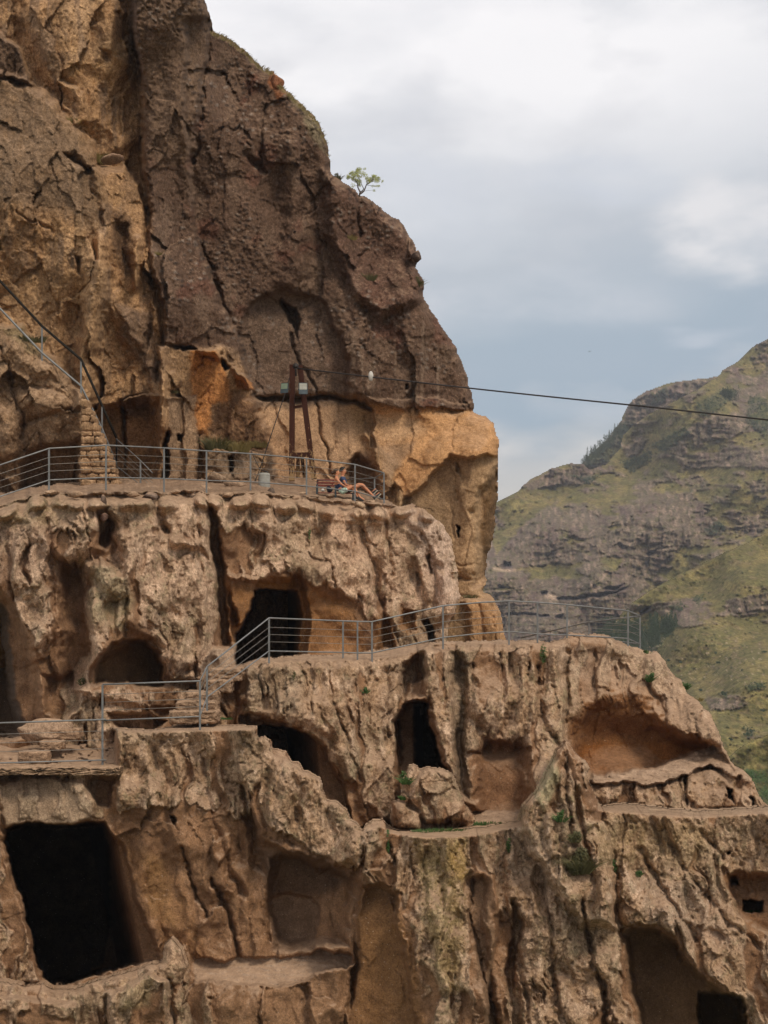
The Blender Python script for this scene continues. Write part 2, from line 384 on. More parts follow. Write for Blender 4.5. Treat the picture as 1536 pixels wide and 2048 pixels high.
    s.crack([(585, 668), (598, 705), (612, 740), (632, 785), (636, 830), (642, 870), (655, 905), (664, 950)], 3.2, .9)
    s.crack([(530, 205), (524, 270), (520, 330)], 3, .8); s.crack([(718, 395), (715, 440), (722, 470)], 3, .8); s.crack([(422, 60), (410, 150), (396, 240)], 6, 1.)
    s.crack([(400, 500), (440, 590), (470, 690), (485, 760), (500, 800)], 8, 1.2)
    s.crack([(470, 230), (465, 270), (490, 250), (500, 300)], 3, .4); s.cave([(480, 310), (520, 320), (540, 350), (500, 345)], .6, 14)
    s.ridge([(585, 300), (590, 450), (585, 560)], 30, .7); s.ridge([(700, 600), (720, 780)], 26, .6); s.ridge([(800, 560), (850, 760)], 30, .5); s.crack([(655, 480), (690, 560), (700, 640)], 10, .6)
    s.block([(655, 340), (725, 388), (780, 425), (830, 500), (850, 600), (760, 640), (690, 560), (650, 440)], 1.0, 30)
    s.paint([(650, 360), (725, 388), (780, 425), (830, 500), (850, 600), (800, 640), (700, 560), (660, 450)], (.11, .066, .05), 30, .8, .4)
    s.paint([(548, 140), (575, 190), (560, 205), (540, 165)], (.24, .10, .045), 8, .9); s.paint([(560, 160), (640, 240), (655, 300), (600, 230)], (.24, .22, .15), 12, .7, .4)
    s.block([(818, 478), (840, 505), (836, 525), (820, 520)], .8, 6)
    s.cave([(806, 768), (816, 766), (818, 780), (808, 782)], .6, 5); s.block([(735, 795), (945, 805), (945, 822), (790, 818)], .35, 6)
    # pale band under the overhang
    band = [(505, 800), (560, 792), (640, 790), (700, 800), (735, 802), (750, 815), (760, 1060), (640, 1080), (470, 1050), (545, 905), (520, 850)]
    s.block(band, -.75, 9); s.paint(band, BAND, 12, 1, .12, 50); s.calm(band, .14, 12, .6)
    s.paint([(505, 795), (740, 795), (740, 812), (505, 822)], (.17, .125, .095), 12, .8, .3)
    s.ridge([(520, 804), (640, 796), (745, 812)], 4, -.5)
    s.paint([(690, 800), (750, 805), (760, 920), (720, 880)], (.24, .155, .08), 30, .7, .4)
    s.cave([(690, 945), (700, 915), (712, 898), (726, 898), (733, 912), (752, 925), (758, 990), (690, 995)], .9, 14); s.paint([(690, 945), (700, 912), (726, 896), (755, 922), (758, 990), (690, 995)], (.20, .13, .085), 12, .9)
    s.ridge([(740, 870), (760, 930), (790, 975)], 8, .35); s.crack([(665, 850), (672, 900)], 2.5, .25); s.crack([(700, 860), (698, 910)], 2.5, .25); s.crack([(735, 830), (752, 895), (756, 920)], 5, .5)
    # orange slab and its lower buttress
    slab = [(752, 822), (800, 820), (860, 834), (945, 822), (985, 842), (1020, 880), (1020, 1340), (745, 1340), (785, 1000), (775, 960), (762, 900)]
    s.block(slab, .15, 10, du=.003); s.paint(slab, (.34, .235, .14), 10); s.calm(slab, .22, 20, .6)
    s.paint([(752, 822), (945, 824), (1020, 850), (1020, 905), (935, 915), (905, 905), (885, 930), (850, 962), (800, 1000), (780, 960), (800, 930), (765, 890)], ORG, 12, .95, .1, 60)
    s.paint([(752, 822), (820, 822), (850, 860), (780, 890), (762, 880)], (.43, .29, .175), 24, .9); s.paint([(760, 890), (830, 880), (800, 930), (775, 960)], (.29, .20, .13), 14, .85, .3)
    s.block([(800, 1005), (852, 964), (886, 930), (906, 904), (932, 917), (1020, 902), (1020, 1340), (780, 1340)], -.75, 7)
    s.block([(800, 1005), (780, 960), (800, 930), (765, 895), (752, 822), (820, 822), (880, 870)], -.35, 30)
    s.crack([(905, 915), (915, 960), (918, 1000)], 6, .45); s.cave([(905, 920), (925, 935), (925, 965), (912, 945)], .6, 8); s.cave([(934, 1020), (960, 1010), (965, 1035), (945, 1045)], .6, 14)
    s.cave([(911, 1048), (917, 1048), (917, 1068), (911, 1082)], 1.5, 3); s.crack([(785, 970), (796, 1000), (798, 1030)], 3, .4)
    s.ridge([(950, 905), (945, 1000), (930, 1120)], 30, .55); s.paint([(975, 960), (1000, 930), (990, 1100), (968, 1160), (960, 1120)], (.12, .072, .035), 12, .9)  # dark strip: shading of the right-facing edge painted into the colour
    s.block([(960, 1000), (995, 930), (1010, 1150), (950, 1170), (955, 1100)], -1.0, 16)
    s.crack([(915, 1125), (972, 1130)], 2, .3); s.crack([(918, 1156), (972, 1152)], 4, .5); s.crack([(915, 1190), (985, 1196)], 3, .35); s.crack([(905, 1080), (903, 1060), (900, 1000)], 2.5, .2)
    s.block([(890, 1200), (985, 1200), (1020, 1260), (1020, 1340), (880, 1340)], 1.1, 10); s.paint([(930, 1205), (985, 1205), (1020, 1260), (1020, 1340), (940, 1340)], (.36, .215, .11), 18, .85, .2)
    s.ridge([(940, 1205), (945, 1300)], 9, .3); s.crack([(962, 1215), (966, 1300)], 4, .4); s.crack([(986, 1215), (990, 1300)], 3, .4)
    # left part of the terrace back wall: orange face, dark slope, cut pillars
    s.block([(318, 690), (425, 700), (452, 740), (470, 735), (510, 765), (508, 800), (548, 905), (540, 1000), (318, 1000)], 1.9, 8)
    s.paint([(378, 695), (425, 702), (452, 740), (468, 790), (468, 810), (430, 812), (415, 870), (390, 860)], (.42, .20, .075), 10, .95, .1)
    s.paint([(478, 748), (508, 768), (506, 782), (482, 780)], (.42, .21, .09), 5); s.paint([(468, 780), (505, 800), (548, 905), (470, 900), (410, 860), (430, 815), (465, 812)], (.155, .09, .052), 10, .95, .4, 14)
    s.crack([(405, 712), (388, 738)], 3, .5); s.crack([(405, 712), (425, 720), (440, 712)], 3.5, .5); s.crack([(412, 780), (425, 812)], 2, .2)
    s.block([(410, 895), (470, 893), (545, 900), (550, 985), (410, 985)], 1.0, 10); s.paint([(410, 900), (470, 896), (545, 905), (550, 985), (410, 985)], (.18, .14, .105), 12, .8, .4)
    s.cave([(448, 905), (470, 900), (470, 940), (455, 950)], .9, 10)
    s.calm([(378, 695), (425, 702), (452, 740), (468, 790), (468, 810), (430, 812), (415, 870), (390, 860)], .3)
    s.paint([(330, 690), (380, 694), (382, 800), (334, 800)], (.27, .18, .105), 16, .7, .3)
    for pl, hh in (([(252, 797), (326, 790), (330, 850), (328, 1000), (252, 1000)], .9), ([(334, 796), (396, 790), (398, 1000), (336, 1000)], .35)):
        s.block(pl, hh, 5); s.calm(pl, .25, 6)
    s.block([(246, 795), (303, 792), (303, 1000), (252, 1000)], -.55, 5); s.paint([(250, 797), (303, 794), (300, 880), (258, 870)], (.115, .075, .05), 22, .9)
    s.paint([(250, 830), (330, 830), (330, 1000), (250, 1000)], (.34, .215, .12), 16, .85); s.paint([(334, 796), (396, 790), (398, 1000), (336, 1000)], (.28, .20, .135), 6, .85)
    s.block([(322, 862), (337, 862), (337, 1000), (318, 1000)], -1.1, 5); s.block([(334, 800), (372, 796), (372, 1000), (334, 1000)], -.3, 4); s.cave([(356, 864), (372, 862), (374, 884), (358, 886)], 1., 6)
    s.block([(335, 745), (352, 738), (366, 760), (352, 782), (338, 775)], .5, 6)
    # rock the stairs climb
    st = [(-200, 640), (0, 648), (45, 655), (75, 690), (112, 720), (150, 775), (166, 792), (166, 1010), (-200, 1040)]
    s.block(st, 1.3, 12); s.paint(st, (.27, .19, .125), 10, .9, .2)
    s.cave([(44, 905), (75, 892), (120, 880), (158, 868), (170, 900), (170, 1000), (20, 1000), (30, 950)], 1.1, 22, .5); s.paint([(44, 905), (120, 880), (158, 868), (165, 1000), (20, 1000)], (.20, .135, .09), 14, .8)
    s.crack([(0, 700), (20, 740), (30, 780), (45, 830), (40, 880)], 4, .9); s.crack([(40, 850), (90, 830), (140, 825)], 7, .8); s.crack([(30, 770), (90, 775), (140, 800)], 4, .5)
    s.ridge([(60, 800), (130, 810)], 24, .7); s.ridge([(10, 830), (15, 900)], 18, .5); s.ridge([(30, 700), (90, 740)], 20, .4)
    s.paint([(0, 648), (45, 655), (75, 690), (100, 715), (60, 700), (20, 680)], (.24, .20, .11), 12, .6, .5, 12)
    # surface relief
    tan = 1 - wdk
    s.h += s.amp * tan * (0.5 * facets((U + s.wu) / 95, (V + s.wv) / 190, 41) + .10 * facets(U / 36, V / 66, 42) + .05 * facets(U / 17, V / 26, 45) + .13 * fbm(u / 34, v / 60, 43, 6, .6) - .3 * billow(u / 110, v / 300, 44, 2))
    s.h += s.amp * wdk * (.34 * facets((U + s.wu) / 90, (V + s.wv) / 170, 51) + .09 * facets(U / 30, V / 44, 52) + .12 * fbm(u / 26, v / 34, 53, 5, .65))
    f1, f2, ox, oy, rid = worley((u + 3 * perlin(u / 9, v / 9, 2)) / 11, v / 9, 61)
    peb = wdk * ss(.1, -.15, fbm(u / 130, v / 150, 63, 3) - ss(420, 560, v) * .0) * (rid > .35)
    s.h += s.amp * peb * ss(.55, .15, f1) * .06
    s.mix((.21, .18, .16), peb * ss(.42, .25, f1) * (rid > .86) * .75); s.mix((.05, .04, .036), peb * ss(.42, .25, f1) * (rid < .52) * .7)
    s.h += .02 * perlin(u / 5, v / 6, 70) * s.amp
    OUT = [(-175, -72), (396, -72), (410, 0), (423, 38), (425, 60), (455, 73), (492, 100), (523, 130), (528, 142), (548, 142), (560, 165), (600, 203), (637, 240), (655, 283), (660, 318), (664, 345),
        (700, 372), (718, 388), (745, 398), (770, 424), (806, 446), (822, 478), (838, 505), (834, 530), (846, 560), (851, 600), (882, 650), (912, 690), (932, 742), (947, 792), (949, 812), (946, 822),
        (962, 828), (988, 848), (997, 878), (999, 912), (996, 985), (990, 1062), (975, 1122), (972, 1162), (968, 1184), (990, 1196), (1006, 1240), (1017, 1300), (1020, 1338), (-175, 1338)]
    s.build('cliff', MR, OUT, rp=26, R=1.6, back=14, en=5)
    return s
S1 = cliff()
# ------------------------------------------------------------------ the carved terraces
CR = (.41, .295, .205); CR2 = (.48, .365, .27); PINK = (.37, .28, .235); REC = (.165, .092, .05); REC2 = (.235, .138, .078); LI = (.23, .21, .13); GRN = (.20, .175, .095)
MT = rock_mat('terrace_rock', bump=1.15, dust_amt=.85)
def weather(s, fx=58, fy=230, fh=.75, tilt=0., crust=.0, seed=5, lo=REC2, hi=CR, lk=.5, cv_=165):
    """fluted, crusted tuff: rounded lobes parted by creases, a rough pale crust over smoother brown rock"""
    u, v = s.u, s.v
    um = fbm(u / 24, v / 30, seed + 60, 3)
    uu = u + s.wu * 2.4 + tilt * v + 5 * um; vv = v + s.wv * 2.4
    b1 = billow(uu / fx, vv / fy, seed, 2, .45); b2 = billow((uu + 6 * um) / (fx * .45), vv / (fy * .42), seed + 3, 2)
    lumps = fbm(uu / 78, vv / 110, seed + 9, 3)
    cf = fbm(uu / 50, vv / cv_, seed + 11, 6, .56) + .3 * (b1 - .5) + crust + s.cb
    cm = ss(-.09, .09, cf)
    kf = .4 + .6 * ss(-.3, .3, fbm(u / 120, v / 130, seed + 41, 2) + .6 * (cm - .5))
    s.h += s.amp * ((.45 + .55 * cm) * kf * (.8 * fh * b1 + .10 * fh * b2) + lk * lumps)
    s.h += s.amp * (.13 * facets((s.U + s.wu) / 56, (s.V + s.wv) / 130, seed + 50) + (.03 + .05 * cm) * facets(s.U / 21, s.V / 40, seed + 51) + .018 * cm * facets(s.U / 9, s.V / 12, seed + 52) + (.035 + .05 * cm) * fbm(u / 26, v / 50, seed + 7, 6, .58))
    s.h += s.amp * .08 * cm
    w1, w2, ox, oy, rid = worley(s.U / 13, s.V / 15, seed + 13)
    s.h -= s.amp * cm * ss(.34, .1, w1) * (rid > .8) * .09
    s.h += s.amp * cm * (0.02 * perlin(u / 6, v / 7, seed + 20) + .02 * perlin(u / 3.6, v / 3.9, seed + 21))
    base = np.zeros_like(s.col); base[:] = lo
    t = ss(-.35, .35, fbm(u / 50, v / 90, seed + 30, 4))[..., None]
    base = base * (1 - t) + np.array(REC, f32) * t
    hi_ = np.zeros_like(s.col); hi_[:] = hi
    t = ss(-.1, .4, fbm(u / 40, v / 60, seed + 31, 4))[..., None]; hi_ = hi_ * (1 - t) + np.array(CR2, f32) * t
    t = ss(.0, .45, fbm(u / 110, v / 150, seed + 32, 3))[..., None]; hi_ = hi_ * (1 - t) + np.array((.32, .25, .175), f32) * t
    t = ss(.18, .42, fbm(u / 24, v / 55, seed + 33, 5))[..., None] * .65; hi_ = hi_ * (1 - t) + np.array((.24, .165, .105), f32) * t
    m = (.10 + .84 * cm)[..., None]
    st_ = (ss(.08, .4, fbm((uu) / 10, v / 240, seed + 70, 4, .6)) * .5)[..., None]; hi_ = hi_ * (1 - st_) + np.array((.19, .13, .085), f32) * st_
    li_ = (ss(.16, .34, fbm(u / 17, v / 22, seed + 71, 6, .68) + .2 * fbm(u / 130, v / 130, seed + 72, 2)) * .5)[..., None]; hi_ = hi_ * (1 - li_) + np.array(LI, f32) * li_
    pa_ = (ss(.25, .42, fbm(u / 30, v / 34, seed + 73, 5, .6)) * .6)[..., None]; hi_ = hi_ * (1 - pa_) + np.array((.56, .44, .34), f32) * pa_
    s.col = base * (1 - m) + hi_ * m
    s.rough = .3 + .7 * cm
def cbias(s, poly, val, soft=30):
    k, w = s.w(poly, soft)
    if k is not None: s.cb[k] += w * val
def mk(*a, **k):
    s = Sheet(*a, **k); s.cb = np.zeros(s.u.shape, f32); return s

def CAVE_SHADE(s, poly): s.paint(poly, (.06, .042, .03), 8, .85)  # cave interiors painted near black: deep shade put into the rock colour
def upper_terrace():
    Sheet.CK = .8
    Y0 = lambda s: 49.3 + np.interp(s.u, [-170, 210, 420, 610, 770, 920], [0, 0, 3.6, 5.8, 7.8, 9.0]).astype(f32) - .0022 * (s.v - 1010)
    s = mk(-170, 960, 930, 1600, 2.0, Y0, seed=21, warp=8)
    u, v, U, V = s.u, s.v, s.U, s.V
    def A():   # shapes that also hold back the weathering
        s.block([(60, 1020), (190, 1010), (200, 1100), (130, 1140), (90, 1300), (110, 1500), (-200, 1500), (-200, 1010)], .5, 40)
        s.cave([(100, 1100), (175, 1120), (190, 1220), (178, 1375), (120, 1375), (110, 1250)], .9, 30, .5)
        s.block([(168, 1130), (205, 1125), (250, 1150), (272, 1230), (300, 1275), (185, 1330), (180, 1200)], .75, 20)
        s.block([(238, 1075), (300, 1065), (410, 1080), (425, 1200), (425, 1290), (400, 1370), (350, 1360), (330, 1290), (262, 1260), (245, 1150)], .8, 26)
        s.block([(222, 1000), (310, 990), (315, 1060), (240, 1080)], .7, 18); s.block([(318, 990), (400, 990), (420, 1100), (340, 1090)], .5, 18)
        s.cave([(188, 1010), (222, 1010), (235, 1060), (212, 1110), (192, 1090)], 1.0, 14, .6)
        s.cave([(408, 1000), (430, 1010), (452, 1080), (458, 1200), (470, 1300), (440, 1300), (428, 1180), (418, 1090)], 1.1, 12, .4)
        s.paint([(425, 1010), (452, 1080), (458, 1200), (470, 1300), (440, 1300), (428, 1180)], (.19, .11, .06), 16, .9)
        # left cave mouth
        s.cave([(-200, 1150), (0, 1170), (45, 1230), (85, 1330), (98, 1420), (110, 1480), (-200, 1500)], 1.2, 34, .4)
        s.cave([(-200, 1190), (-5, 1200), (15, 1230), (26, 1300), (32, 1380), (52, 1470), (20, 1480), (-200, 1490)], 13, 20, .2)
        s.cave([(80, 1345), (150, 1340), (165, 1370), (160, 1420), (120, 1450), (85, 1430)], .7, 16, .6)
        # niche
        s.cave([(186, 1372), (188, 1335), (197, 1308), (220, 1285), (252, 1273), (288, 1281), (312, 1304), (328, 1340), (332, 1372)], 1.9, 9, .15)
        s.block([(150, 1375), (205, 1368), (335, 1372), (400, 1380), (420, 1420), (330, 1415), (240, 1400), (190, 1400)], .4, 14)
        s.cave([(212, 1425), (300, 1418), (335, 1440), (310, 1465), (240, 1468)], 1.0, 10, .3)
        # big cave
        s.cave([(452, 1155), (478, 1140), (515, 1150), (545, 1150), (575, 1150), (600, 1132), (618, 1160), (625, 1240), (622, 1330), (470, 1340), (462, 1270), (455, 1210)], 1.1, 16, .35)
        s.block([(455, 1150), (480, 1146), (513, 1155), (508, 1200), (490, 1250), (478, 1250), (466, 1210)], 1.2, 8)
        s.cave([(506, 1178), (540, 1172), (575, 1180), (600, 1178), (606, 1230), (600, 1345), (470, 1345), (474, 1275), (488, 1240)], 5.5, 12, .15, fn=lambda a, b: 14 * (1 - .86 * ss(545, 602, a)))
        s.cave([(620, 1215), (680, 1225), (740, 1262), (765, 1335), (610, 1335)], .45, 40, .5); s.calm([(604, 1190), (700, 1210), (750, 1270), (760, 1340), (604, 1340)], .4, 30)
        s.cave([(800, 1215), (832, 1218), (834, 1262), (812, 1275), (796, 1250)], .55, 12, .5); s.cave([(826, 1148), (840, 1145), (842, 1172), (830, 1178)], .5, 8, .6)
        s.cave([(765, 1225), (785, 1235), (790, 1300), (750, 1310), (755, 1260)], .7, 14, .5)
        s.cave([(842, 1238), (858, 1232), (872, 1250), (880, 1300), (860, 1300), (850, 1262)], 1.6, 9, .4)
        s.cave([(852, 1108), (862, 1104), (868, 1150), (860, 1160)], .7, 7, .5)
    A()
    s.amp *= 1 - .45 * ss(1060, 1020, v)
    for poly, val in (([(-200, 1150), (0, 1175), (60, 1260), (120, 1400), (120, 1500), (-200, 1500)], -.8), ([(100, 1120), (180, 1140), (185, 1370), (110, 1370)], -.35), ([(450, 1165), (520, 1160), (590, 1150), (700, 1200), (770, 1270), (770, 1340), (450, 1340)], -.9),
        ([(186, 1372), (188, 1335), (220, 1285), (252, 1273), (288, 1281), (328, 1340), (332, 1372)], -1.2), ([(430, 1020), (455, 1080), (470, 1300), (440, 1300)], -.5), ([(570, 1000), (760, 1010), (900, 1060), (920, 1230), (760, 1200), (600, 1130)], .35),
        ([(-200, 980), (600, 980), (600, 1060), (-200, 1060)], .4), ([(240, 1070), (420, 1080), (420, 1230), (280, 1240)], .35), ([(330, 1230), (400, 1230), (400, 1290), (340, 1290)], -.2)):
        cbias(s, poly, val)
    weather(s, 88, 230, .95, seed=25, crust=.2, hi=(.53, .395, .295), lk=.75)
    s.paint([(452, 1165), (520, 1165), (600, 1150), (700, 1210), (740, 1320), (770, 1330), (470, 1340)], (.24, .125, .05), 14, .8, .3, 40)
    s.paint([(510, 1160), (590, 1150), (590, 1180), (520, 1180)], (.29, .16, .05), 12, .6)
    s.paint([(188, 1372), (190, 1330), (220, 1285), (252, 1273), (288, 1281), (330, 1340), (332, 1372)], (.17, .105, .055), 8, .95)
    CAVE_SHADE(s, [(506, 1178), (540, 1172), (575, 1180), (590, 1240), (585, 1345), (470, 1345), (474, 1275), (488, 1240)]); CAVE_SHADE(s, [(-200, 1190), (-5, 1200), (15, 1230), (26, 1300), (32, 1380), (52, 1470), (20, 1480), (-200, 1490)])
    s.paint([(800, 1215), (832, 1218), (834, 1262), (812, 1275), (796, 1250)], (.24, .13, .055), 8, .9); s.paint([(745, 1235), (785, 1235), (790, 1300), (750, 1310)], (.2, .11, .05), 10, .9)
    s.paint([(640, 1020), (680, 1010), (740, 1110), (700, 1130), (660, 1060)], (.42, .27, .19), 20, .6, .4)
    s.paint([(800, 1015), (850, 1020), (900, 1060), (918, 1200), (880, 1220), (840, 1120)], (.56, .44, .37), 26, .7, .35); s.paint([(560, 1010), (800, 1015), (820, 1150), (700, 1180), (600, 1100)], (.54, .40, .29), 40, .45, .5); s.paint([(560, 1190), (600, 1185), (590, 1240)], (.2, .1, .04), 10, .5); s.paint([(-200, 1010), (90, 1010), (110, 1150), (0, 1160)], (.36, .27, .21), 30, .5, .4)
    s.paint([(180, 1130), (235, 1130), (265, 1200), (250, 1260), (190, 1240)], (.25, .235, .15), 24, .6, .3, 14); s.paint([(0, 990), (130, 990), (120, 1050), (0, 1060)], (.22, .20, .10), 20, .4, .7, 10)
    for pts, wd, dp in (([(612, 1065), (616, 1100), (632, 1115), (660, 1122), (668, 1145), (672, 1168)], 3.2, .5), ([(715, 1030), (722, 1080), (745, 1130), (752, 1180), (768, 1215)], 9, 1.0), ([(770, 1040), (785, 1100), (782, 1150)], 6, .6),
        ([(845, 1070), (865, 1120), (872, 1180), (868, 1210)], 7, .7), ([(700, 1050), (705, 1080), (700, 1110)], 4, .4), ([(500, 1020), (506, 1080)], 3, .4), ([(548, 1000), (552, 1050)], 4, .5), ([(165, 1025), (180, 1080)], 3, .5), ([(98, 1040), (104, 1160), (112, 1260)], 6, .6),
        ([(392, 1010), (398, 1080), (420, 1130)], 3, .3), ([(250, 1180), (256, 1270)], 4, .4), ([(900, 1090), (910, 1160)], 5, .4)):
        s.crack(pts, wd, dp)
    # terrace floor: sloping up and back from the broken edge
    eu = np.array([-180, 0, 60, 110, 160, 200, 260, 330, 400, 450, 520, 600, 660, 700, 770, 800, 960]); ev = np.array([1030, 1012, 994, 986, 990, 988, 986, 987, 984, 990, 986, 996, 1002, 1004, 1012, 1012, 1012])
    edge = np.interp(u, eu, ev).astype(f32) + 4 * fbm(u / 22, v * 0 + .5, 88, 3)
    dvv = edge - v
    fl = ss(-3, 5, dvv)
    s.h *= 1 - .93 * fl; s.h += fl * .5 - np.clip(dvv, 0, 60) * .21 + fl * .3 * fbm(u / 26, v / 7, 90, 4)
    s.h -= .6 * ss(-26, 4, dvv) * (1 - fl)
    s.mix((.20, .14, .098), fl * .95); s.mix((.30, .22, .16), fl * ss(.15, .4, fbm(u / 14, v / 5, 97, 4)) * .8); s.dust *= 1 - .75 * fl; s.rough *= 1 - .3 * fl
    # boulders built into the edge
    w1, w2, ox, oy, rid = worley(u / 46 + .2 * perlin(u / 30, v / 30, 4), (v - edge) / 34, 92, .6)
    bd = ss(.55, .2, w1) * ss(-60, -30, v - edge - 0 * u - 0) * ss(46, 20, v - edge) * ss(-16, 2, v - edge)
    s.h += bd * .8
    # dusty ramp and steps up from the path
    ramp = [(425, 1296), (470, 1290), (545, 1318), (520, 1335), (470, 1345), (430, 1380), (400, 1400), (395, 1340)]
    s.block(ramp, .6, 10); s.paint(ramp, (.33, .26, .2), 10, .9); s.calm(ramp, .2)
    OUT = [(-175, 995), (0, 984), (60, 974), (100, 968), (230, 956), (400, 956), (520, 958), (600, 952), (690, 972), (748, 988), (775, 1000), (796, 1012), (822, 1006), (850, 1015), (880, 1040), (902, 1075), (914, 1130), (921, 1190), (912, 1225), (896, 1260), (893, 1330), (893, 1400), (600, 1590), (-175, 1590)]
    s.build('rock_terrace', MT, OUT, rp=16, R=.9, back=5, en=3.5)
    return s
S2 = upper_terrace()

def middle_terrace():
    cps = [(400, 1350, 47.8), (480, 1340, 47.6), (600, 1330, 48.3), (600, 1450, 47), (800, 1320, 50), (800, 1450, 49), (1000, 1310, 51.2), (1000, 1450, 49.8), (1250, 1310, 52.6), (1250, 1450, 50.6), (1000, 1570, 48), (1250, 1570, 48), (1350, 1340, 52.4), (1400, 1500, 49.6), (1536, 1600, 47.5), (600, 1700, 45.5), (800, 1600, 47.4), (1000, 1700, 46.5), (1300, 1700, 46.2), (1600, 1700, 46)]
    s = mk(385, 1700, 1240, 1800, 2.0, cps, seed=31, warp=8)
    u, v = s.u, s.v
    # cave behind the stepped crest, its right wall in view
    s.cave([(505, 1452), (530, 1446), (575, 1449), (612, 1462), (640, 1482), (662, 1520), (690, 1570), (712, 1640), (720, 1700), (480, 1700), (480, 1460)], 5.5, 10, .15, fn=lambda a, b: 13 - 12.2 * ss(505, 640, a + (1500 - b) * .12))
    s.cave([(478, 1432), (505, 1422), (545, 1430), (575, 1440), (590, 1452), (500, 1456), (478, 1450)], .7, 8, .5)
    s.block([(498, 1412), (540, 1418), (556, 1440), (500, 1436)], .3, 6)
    s.block([(470, 1330), (510, 1322), (560, 1318), (690, 1315), (745, 1320), (740, 1420), (790, 1540), (800, 1640), (735, 1640), (700, 1560), (660, 1480), (610, 1448), (520, 1420), (480, 1400)], .35, 20)
    # narrow cave and the gully over it
    s.cave([(800, 1320), (850, 1300), (862, 1340), (852, 1395), (800, 1400), (790, 1370)], 1.2, 16, .6)
    s.cave([(806, 1402), (820, 1396), (845, 1396), (856, 1402), (858, 1450), (872, 1490), (900, 1545), (905, 1600), (800, 1600), (796, 1540), (790, 1480), (792, 1440)], 5, 9, .2, fn=lambda a, b: 2.2 + 7 * ss(825, 848, a))
    s.cave([(782, 1440), (806, 1402), (812, 1600), (790, 1540)], .6, 14, .4)
    s.block([(815, 1360), (850, 1358), (853, 1396), (812, 1398)], .8, 9)
    s.cave([(896, 1300), (918, 1290), (938, 1320), (942, 1420), (935, 1520), (948, 1610), (905, 1600), (900, 1480), (890, 1380)], .9, 18, .7)
    s.block([(840, 1300), (880, 1296), (900, 1400), (912, 1500), (945, 1610), (925, 1610), (880, 1500), (858, 1420)], .5, 14)
    # brown niche between buttresses
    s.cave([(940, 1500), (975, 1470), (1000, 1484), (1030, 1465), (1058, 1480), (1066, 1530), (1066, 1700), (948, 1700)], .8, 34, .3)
    s.block([(945, 1290), (1045, 1285), (1055, 1420), (1035, 1490), (985, 1490), (950, 1420)], .45, 24)
    s.block([(1060, 1290), (1125, 1285), (1130, 1400), (1135, 1480), (1180, 1560), (1185, 1620), (1070, 1620), (1060, 1480)], .55, 18)
    s.crack([(1072, 1330), (1082, 1420), (1110, 1480), (1125, 1500)], 5, .7); s.crack([(1136, 1300), (1135, 1420), (1130, 1480)], 5, .7); s.crack([(1000, 1300), (1005, 1400)], 3, .4)
    # broad brown recess over a floor
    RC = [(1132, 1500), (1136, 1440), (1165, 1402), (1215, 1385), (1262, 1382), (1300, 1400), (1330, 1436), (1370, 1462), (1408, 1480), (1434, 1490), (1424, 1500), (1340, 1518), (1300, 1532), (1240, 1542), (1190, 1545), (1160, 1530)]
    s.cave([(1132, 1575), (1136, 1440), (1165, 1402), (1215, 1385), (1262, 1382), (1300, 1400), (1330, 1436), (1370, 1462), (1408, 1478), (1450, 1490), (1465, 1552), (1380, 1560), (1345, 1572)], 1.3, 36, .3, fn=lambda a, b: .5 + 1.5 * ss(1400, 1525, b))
    s.block([(1285, 1425), (1320, 1430), (1330, 1460), (1290, 1460)], .35, 12)
    # beds under it
    s.block([(1180, 1560), (1300, 1566), (1345, 1560), (1345, 1612), (1180, 1610)], .4, 9); s.block([(1380, 1545), (1420, 1535), (1460, 1560), (1520, 1615), (1400, 1618), (1372, 1590)], .45, 12)
    s.cave([(1452, 1565), (1466, 1570), (1472, 1610), (1456, 1600)], 1., 7); s.cave([(1496, 1590), (1508, 1590), (1516, 1615), (1502, 1612)], 1., 7)
    for poly, val in (([(1150, 1470), (1200, 1430), (1320, 1440), (1424, 1496), (1300, 1532), (1190, 1545)], -.9), ([(945, 1510), (1000, 1490), (1062, 1500), (1062, 1620), (952, 1620)], -1.0), ([(500, 1450), (600, 1455), (720, 1700), (480, 1700)], -1.2), ([(600, 1460), (700, 1560), (745, 1650), (600, 1700)], -.5), ([(800, 1400), (850, 1400), (910, 1600), (790, 1600)], -1.2),
        ([(1180, 1250), (1340, 1290), (1440, 1440), (1500, 1560), (1400, 1470), (1300, 1370)], .5), ([(1050, 1280), (1130, 1280), (1180, 1560), (1060, 1560)], .35), ([(960, 1330), (1040, 1330), (1040, 1480), (970, 1480)], -.25), ([(480, 1310), (780, 1300), (770, 1640), (690, 1540), (560, 1430)], .3)):
        cbias(s, poly, val, 24)
    weather(s, 68, 440, .9, tilt=.0, seed=35, crust=.14, lk=.38, cv_=260, hi=(.36, .255, .168))
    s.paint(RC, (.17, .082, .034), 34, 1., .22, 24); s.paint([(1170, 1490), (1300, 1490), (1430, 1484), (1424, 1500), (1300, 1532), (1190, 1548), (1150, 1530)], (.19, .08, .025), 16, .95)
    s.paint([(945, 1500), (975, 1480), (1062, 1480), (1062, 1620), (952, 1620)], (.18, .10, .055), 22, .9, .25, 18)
    CAVE_SHADE(s, [(505, 1458), (530, 1450), (570, 1453), (585, 1470), (590, 1500), (580, 1600), (480, 1600)]); CAVE_SHADE(s, [(828, 1410), (848, 1404), (850, 1460), (890, 1560), (830, 1560)])
    s.paint([(1090, 1290), (1340, 1290), (1440, 1440), (1500, 1560), (1400, 1470), (1290, 1370), (1150, 1360)], (.42, .33, .255), 24, .45, .4)
    s.paint([(905, 1300), (935, 1300), (940, 1600), (905, 1600)], (.16, .135, .10), 12, .55); s.paint([(480, 1310), (600, 1310), (600, 1420), (500, 1420)], (.27, .23, .17), 20, .5, .4)
